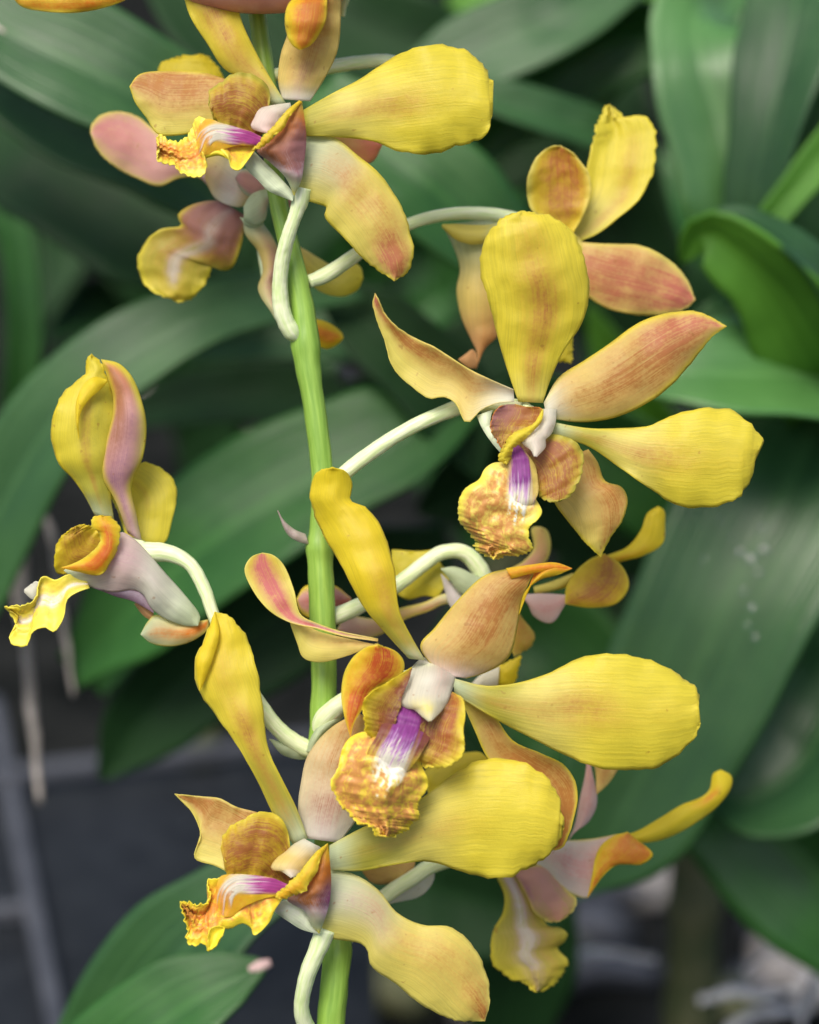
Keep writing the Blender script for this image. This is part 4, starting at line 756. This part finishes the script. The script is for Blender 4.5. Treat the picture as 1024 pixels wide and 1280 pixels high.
leaf(pl, [(-100,850,-900),(0,640,-800),(80,510,-760),(200,420,-760),(330,375,-800),(460,370,-860)], [70,120,110,100,70,30], 'blue', roll=24, fold=.1, seed=44, label='long arching leaf passing behind the profile bloom')
leaf(pl, [(200,440,-1100),(330,425,-1080),(460,430,-1080),(560,460,-1100)], [30,60,60,20], 'blue', roll=30, seed=45)
leaf(pl, [(90,840,-1000),(220,710,-900),(340,625,-860),(470,560,-860),(620,500,-900)], [50,150,165,140,40], 'mid', roll=26, fold=.12, seed=46, label='broad leaf crossing behind the stem at mid height')
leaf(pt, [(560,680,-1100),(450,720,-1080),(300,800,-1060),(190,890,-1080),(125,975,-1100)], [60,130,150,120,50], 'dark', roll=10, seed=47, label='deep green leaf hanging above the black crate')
leaf(pl, [(20,560,-1500),(30,420,-1440),(20,300,-1420),(-20,180,-1420)], [44,44,44,44], 'mid', roll=0, seed=48, tip=False)
leaf(pl, [(120,860,-1300),(180,780,-1250),(260,740,-1250),(330,760,-1260)], [30,70,70,20], 'mid', roll=10, seed=49)
leaf(pl, [(160,520,-1500),(260,500,-1460),(380,500,-1460),(480,540,-1480)], [40,70,80,20], 'dark', roll=25, seed=50)
leaf(pl, [(400,350,-900),(480,420,-880),(560,500,-880),(600,600,-900)], [40,100,110,40], 'dark', roll=10, seed=51)
for k, (x, y0, y1, z, r) in enumerate([(40,640,1005,-1000,9),(82,640,870,-960,6),(20,600,820,-1040,5)]):
    tube_mesh('aerial_root', pl, [(x-60,y0-40,z-60),(x-20,y0+20,z),(x-6,(y0+y1)/2,z),(x+10,y1,z-10)], [r*.8,r,r,r*.6], M_ROOT, wob=.5, label=['brownish root hanging in front of the black crate','thin grey root beneath the profile bloom','slim root at the left edge'][k])
# lower plant
pb = empty('orchid_plant', W(120, 1560, -560), 'young plant poking up at the bottom left, its nearer leaf with a withered pink tip', 'plant', GP)
cane(pb, [(60,1600,-560),(80,1500,-560),(100,1400,-560)], [40,38,30])
leaf(pb, [(90,1430,-600),(170,1260,-540),(270,1150,-500),(370,1070,-500),(430,1010,-520)], [60,140,150,100,24], 'blue', roll=22, fold=.12, seed=61)
l2 = leaf(pb, [(70,1440,-480),(140,1330,-420),(230,1258,-400),(334,1204,-400)], [60,130,120,50], 'mid', roll=22, fold=.14, seed=62, label='nearer leaf ending in a withered pink tip')
tube_mesh('leaf_tip', l2, [(312,1212,-399),(325,1208,-398),(338,1203,-400)], [5,9,6], M_TIP)
# far plants filling the shade
rnd = random.Random(5)
for n_, (cx, z, lab) in enumerate([(250,-2900,'blurred dark plant farthest back on the left'),(620,-3100,'blurred dark plant farthest back in the middle'),(940,-2800,'blurred dark plant farthest back on the right')]):
    pf = empty('orchid_plant', W(cx, 1000, z), lab, 'plant', GP)
    cane(pf, [(cx,1000,z),(cx+10,700,z),(cx,400,z)], [50,44,36])
    for q in range(9):
        a = rnd.uniform(-1, 1); y = rnd.uniform(150, 620); l = rnd.uniform(200, 420)
        leaf(pf, [(cx,y+120,z),(cx+a*l*.4,y-40,z+rnd.uniform(0,200)),(cx+a*l*.8,y-90+rnd.uniform(-80,60),z+rnd.uniform(50,300)),(cx+a*l*1.2,y+rnd.uniform(-60,180),z+rnd.uniform(50,300))], [50,90,90,20], rnd.choice(['dark','dark','mid']), roll=rnd.uniform(-30,30), seed=rnd.uniform(0, 50), nv=24, nu=6)

# water drops on the broad leaf
dr = random.Random(9)
bpy.context.view_layer.update()
def drop(px, py, z, r):
    c = W(px, py, z); ns, nr = 12, 7; vs = []; fs = []
    ax = (CAM - c).normalized(); x = ax.orthogonal().normalized(); y = ax.cross(x)
    for i in range(nr):
        a = math.pi/2*i/(nr-1)
        for j in range(ns):
            b = 2*math.pi*j/ns
            vs.append(x*(math.cos(b)*math.cos(a)*r*S*1.1) + y*(math.sin(b)*math.cos(a)*r*S) + ax*(math.sin(a)*r*S*.6))
    for i in range(nr-1):
        for j in range(ns): fs.append((i*ns+j, i*ns+(j+1) % ns, (i+1)*ns+(j+1) % ns, (i+1)*ns+j))
    fs.append(tuple(reversed(range(ns))))
    me = bpy.data.meshes.new('water_drop'); me.from_pydata(vs, [], fs); me.materials.append(M_DROP); me.shade_smooth()
    o = bpy.data.objects.new('water_drop', me); COL.objects.link(o); o.location = c
    tag(o, 'clear water drop resting on the broad hanging leaf at the right', 'water drop', 'water drops on the broad leaf')
from mathutils.bvhtree import BVHTree
bv = BVHTree.FromPolygons([v.co.copy() for v in big.data.vertices], [tuple(p.vertices) for p in big.data.polygons])
bo = wloc(big)
for (px, py, r) in [(925,690,10),(938,700,14),(955,688,12),(948,716,8),(930,740,7),(940,760,9),(935,782,6),(944,797,7),(900,650,5),(880,700,5),(952,660,8),(915,672,4)]:
    d = (W(px, py, 0) - CAM).normalized()
    hit = bv.ray_cast(CAM - bo, d)
    if hit[0] is not None:
        p = hit[0] + bo; dist = (p - CAM).dot(FW); z = D - dist/S + 5
        drop(px, py, z, r*.8)

# ---------------------------------------------------------------- bench, tray
def box(name, parent, a, b, w, h, mat, zb=0.0):
    """bar from a to b lying flat"""
    a = Vector((a.x, a.y, zb)); b = Vector((b.x, b.y, zb)); t = (b-a).normalized(); s = Vector((-t.y, t.x, 0)) * w/2
    vs = []
    for p in (a, b):
        for q in (-1, 1):
            for hh in (0, h): vs.append(p + s*q + Vector((0, 0, hh)))
    fs = [(0,1,3,2),(4,6,7,5),(0,4,5,1),(2,3,7,6),(1,5,7,3),(0,2,6,4)]
    org = a.copy(); me = bpy.data.meshes.new(name); me.from_pydata([v-org for v in vs], [], fs); me.materials.append(mat)
    o = bpy.data.objects.new(name, me); COL.objects.link(o); o.parent = parent; o.location = org - (wloc(parent) if parent else Vector())
    bv = o.modifiers.new('bevel', 'BEVEL'); bv.width = min(w, h)*.25; bv.segments = 2
    return o
me = bpy.data.meshes.new('ground'); g = 8
nx = 40
vs = [((i/nx-.5)*2*g, -1 + j/nx*16, 0) for j in range(nx+1) for i in range(nx+1)]
me.from_pydata(vs, [], [(j*(nx+1)+i, j*(nx+1)+i+1, (j+1)*(nx+1)+i+1, (j+1)*(nx+1)+i) for j in range(nx) for i in range(nx)]); me.materials.append(M_GROUND)
o = bpy.data.objects.new('ground', me); COL.objects.link(o); tag(o, kind='structure')
ty = 0.25
def g2(px, py): return ground(px, py, ty)
tray = empty('plastic_crate', Vector((g2(150, 1150).x, g2(150, 1150).y, 0)), 'black plastic crate with pale grey ribs, blurred at the lower left', 'crate')
c1, c2, c3, c4 = g2(-260, 1400), g2(470, 1400), g2(470, 905), g2(-260, 1010)
me = bpy.data.meshes.new('panel'); t0 = wloc(tray)
top = [Vector((c.x, c.y, ty-.004)) for c in (c1, c2, c3, c4)]; bot = [Vector((c.x, c.y, .002)) for c in (c1, c2, c3, c4)]
me.from_pydata([v-t0 for v in top+bot], [], [(0,1,2,3),(7,6,5,4)] + [(i, i+4, (i+1) % 4+4, (i+1) % 4) for i in range(4)]); me.materials.append(M_PLASTIC)
o = bpy.data.objects.new('panel', me); COL.objects.link(o); o.parent = tray
for a, b, wd in [((-260,1010),(470,925),.0075),((-10,880),(95,1400),.0060),((-200,1165),(45,1140),.0045)]:
    box('rib', tray, g2(*a), g2(*b), wd, .006, M_BAR, ty-.002 if wd < .007 else ty)
# pale offcuts of root and bark on the ground at the lower right
lb = ['grey strip on the floor at the bottom, right of the stem','grey strip behind the hanging yellow lip','short pale scrap at the right edge']
for k, (a, b, r) in enumerate([((470,1225),(760,1165),.012),((560,1270),(820,1230),.011),((1000,1262),(1060,1250),.007)]):
    A = ground(*a); B = ground(*b); A.z = B.z = r*.7; Mid = (A+B)/2 + Vector((0, .012, .004))
    o = tube_mesh('root_scrap', None, [A, Mid, B], [r*.7, r, r*.6], M_PALE if k > 1 else M_BAR, world=True, wob=.5)
    tag(o, lb[k], 'root scrap', 'scraps on the floor')
# pebbles
rr = random.Random(3)
for k in range(34):
    px = rr.uniform(150, 1000); py = rr.choice([rr.uniform(1120, 1290), rr.uniform(470, 640) if px < 500 else rr.uniform(1120,1280)])
    A = ground(px, py); r = rr.uniform(.008, .02) * (1 if py > 1000 else 2)
    A.z = r*.5
    o = tube_mesh('bark_chip', None, [A+Vector((-r, 0, 0)), A, A+Vector((r, rr.uniform(-r, r), rr.uniform(0, r*.4)))], [r*.5, r*.8, r*.4], rr.choice([M_ROOT, M_CANE, M_BAR, M_ROOT]), world=True, nseg=8, wob=.8, res=4)
    tag(o, 'blurred bark chip lying on the dark floor behind the plants', 'bark chip', 'bark chips on the floor')

# ---------------------------------------------------------------- camera, light
cam = bpy.data.cameras.new('camera'); co = bpy.data.objects.new('camera', cam); COL.objects.link(co)
co.matrix_world = Matrix.Translation(CAM) @ Matrix((RX, UP, -FW)).transposed().to_4x4()
cam.sensor_fit = 'HORIZONTAL'; cam.sensor_width = 36
cam.lens = 18 / (512/D)
cam.clip_start = 0.02; cam.clip_end = 100
cam.dof.use_dof = True; cam.dof.focus_distance = (D - 62)*S; cam.dof.aperture_fstop = FSTOP; cam.dof.aperture_blades = 0
scene.camera = co
world = bpy.data.worlds.new('World'); scene.world = world; world.use_nodes = True
nt = world.node_tree; bg = nt.nodes.get('Background')
sky = nt.nodes.new('ShaderNodeTexSky'); sky.sky_type = 'NISHITA'; sky.sun_disc = False
EL, AZ = R(58), R(205)     # sun behind the camera's left shoulder, high
sky.sun_elevation = EL; sky.sun_rotation = AZ; sky.air_density = 1.0; sky.dust_density = 3.0; sky.ozone_density = 1.0
nt.links.new(sky.outputs[0], bg.inputs[0]); bg.inputs[1].default_value = SKY
sun = bpy.data.lights.new('sun', 'SUN'); so = bpy.data.objects.new('sun', sun); COL.objects.link(so)
sun.energy = SUN; sun.angle = R(SUNANG); sun.color = (1, .93, .82)
d = Vector((math.sin(AZ)*math.cos(EL), math.cos(AZ)*math.cos(EL), math.sin(EL)))   # direction to the sun
so.rotation_euler = d.to_track_quat('Z', 'Y').to_euler(); so.location = (0, 0, 3)
scene.view_settings.view_transform = 'Standard'; scene.view_settings.look = 'None'
scene.view_settings.exposure = EXPO; scene.view_settings.gamma = 1; scene.view_settings.use_curve_mapping = False
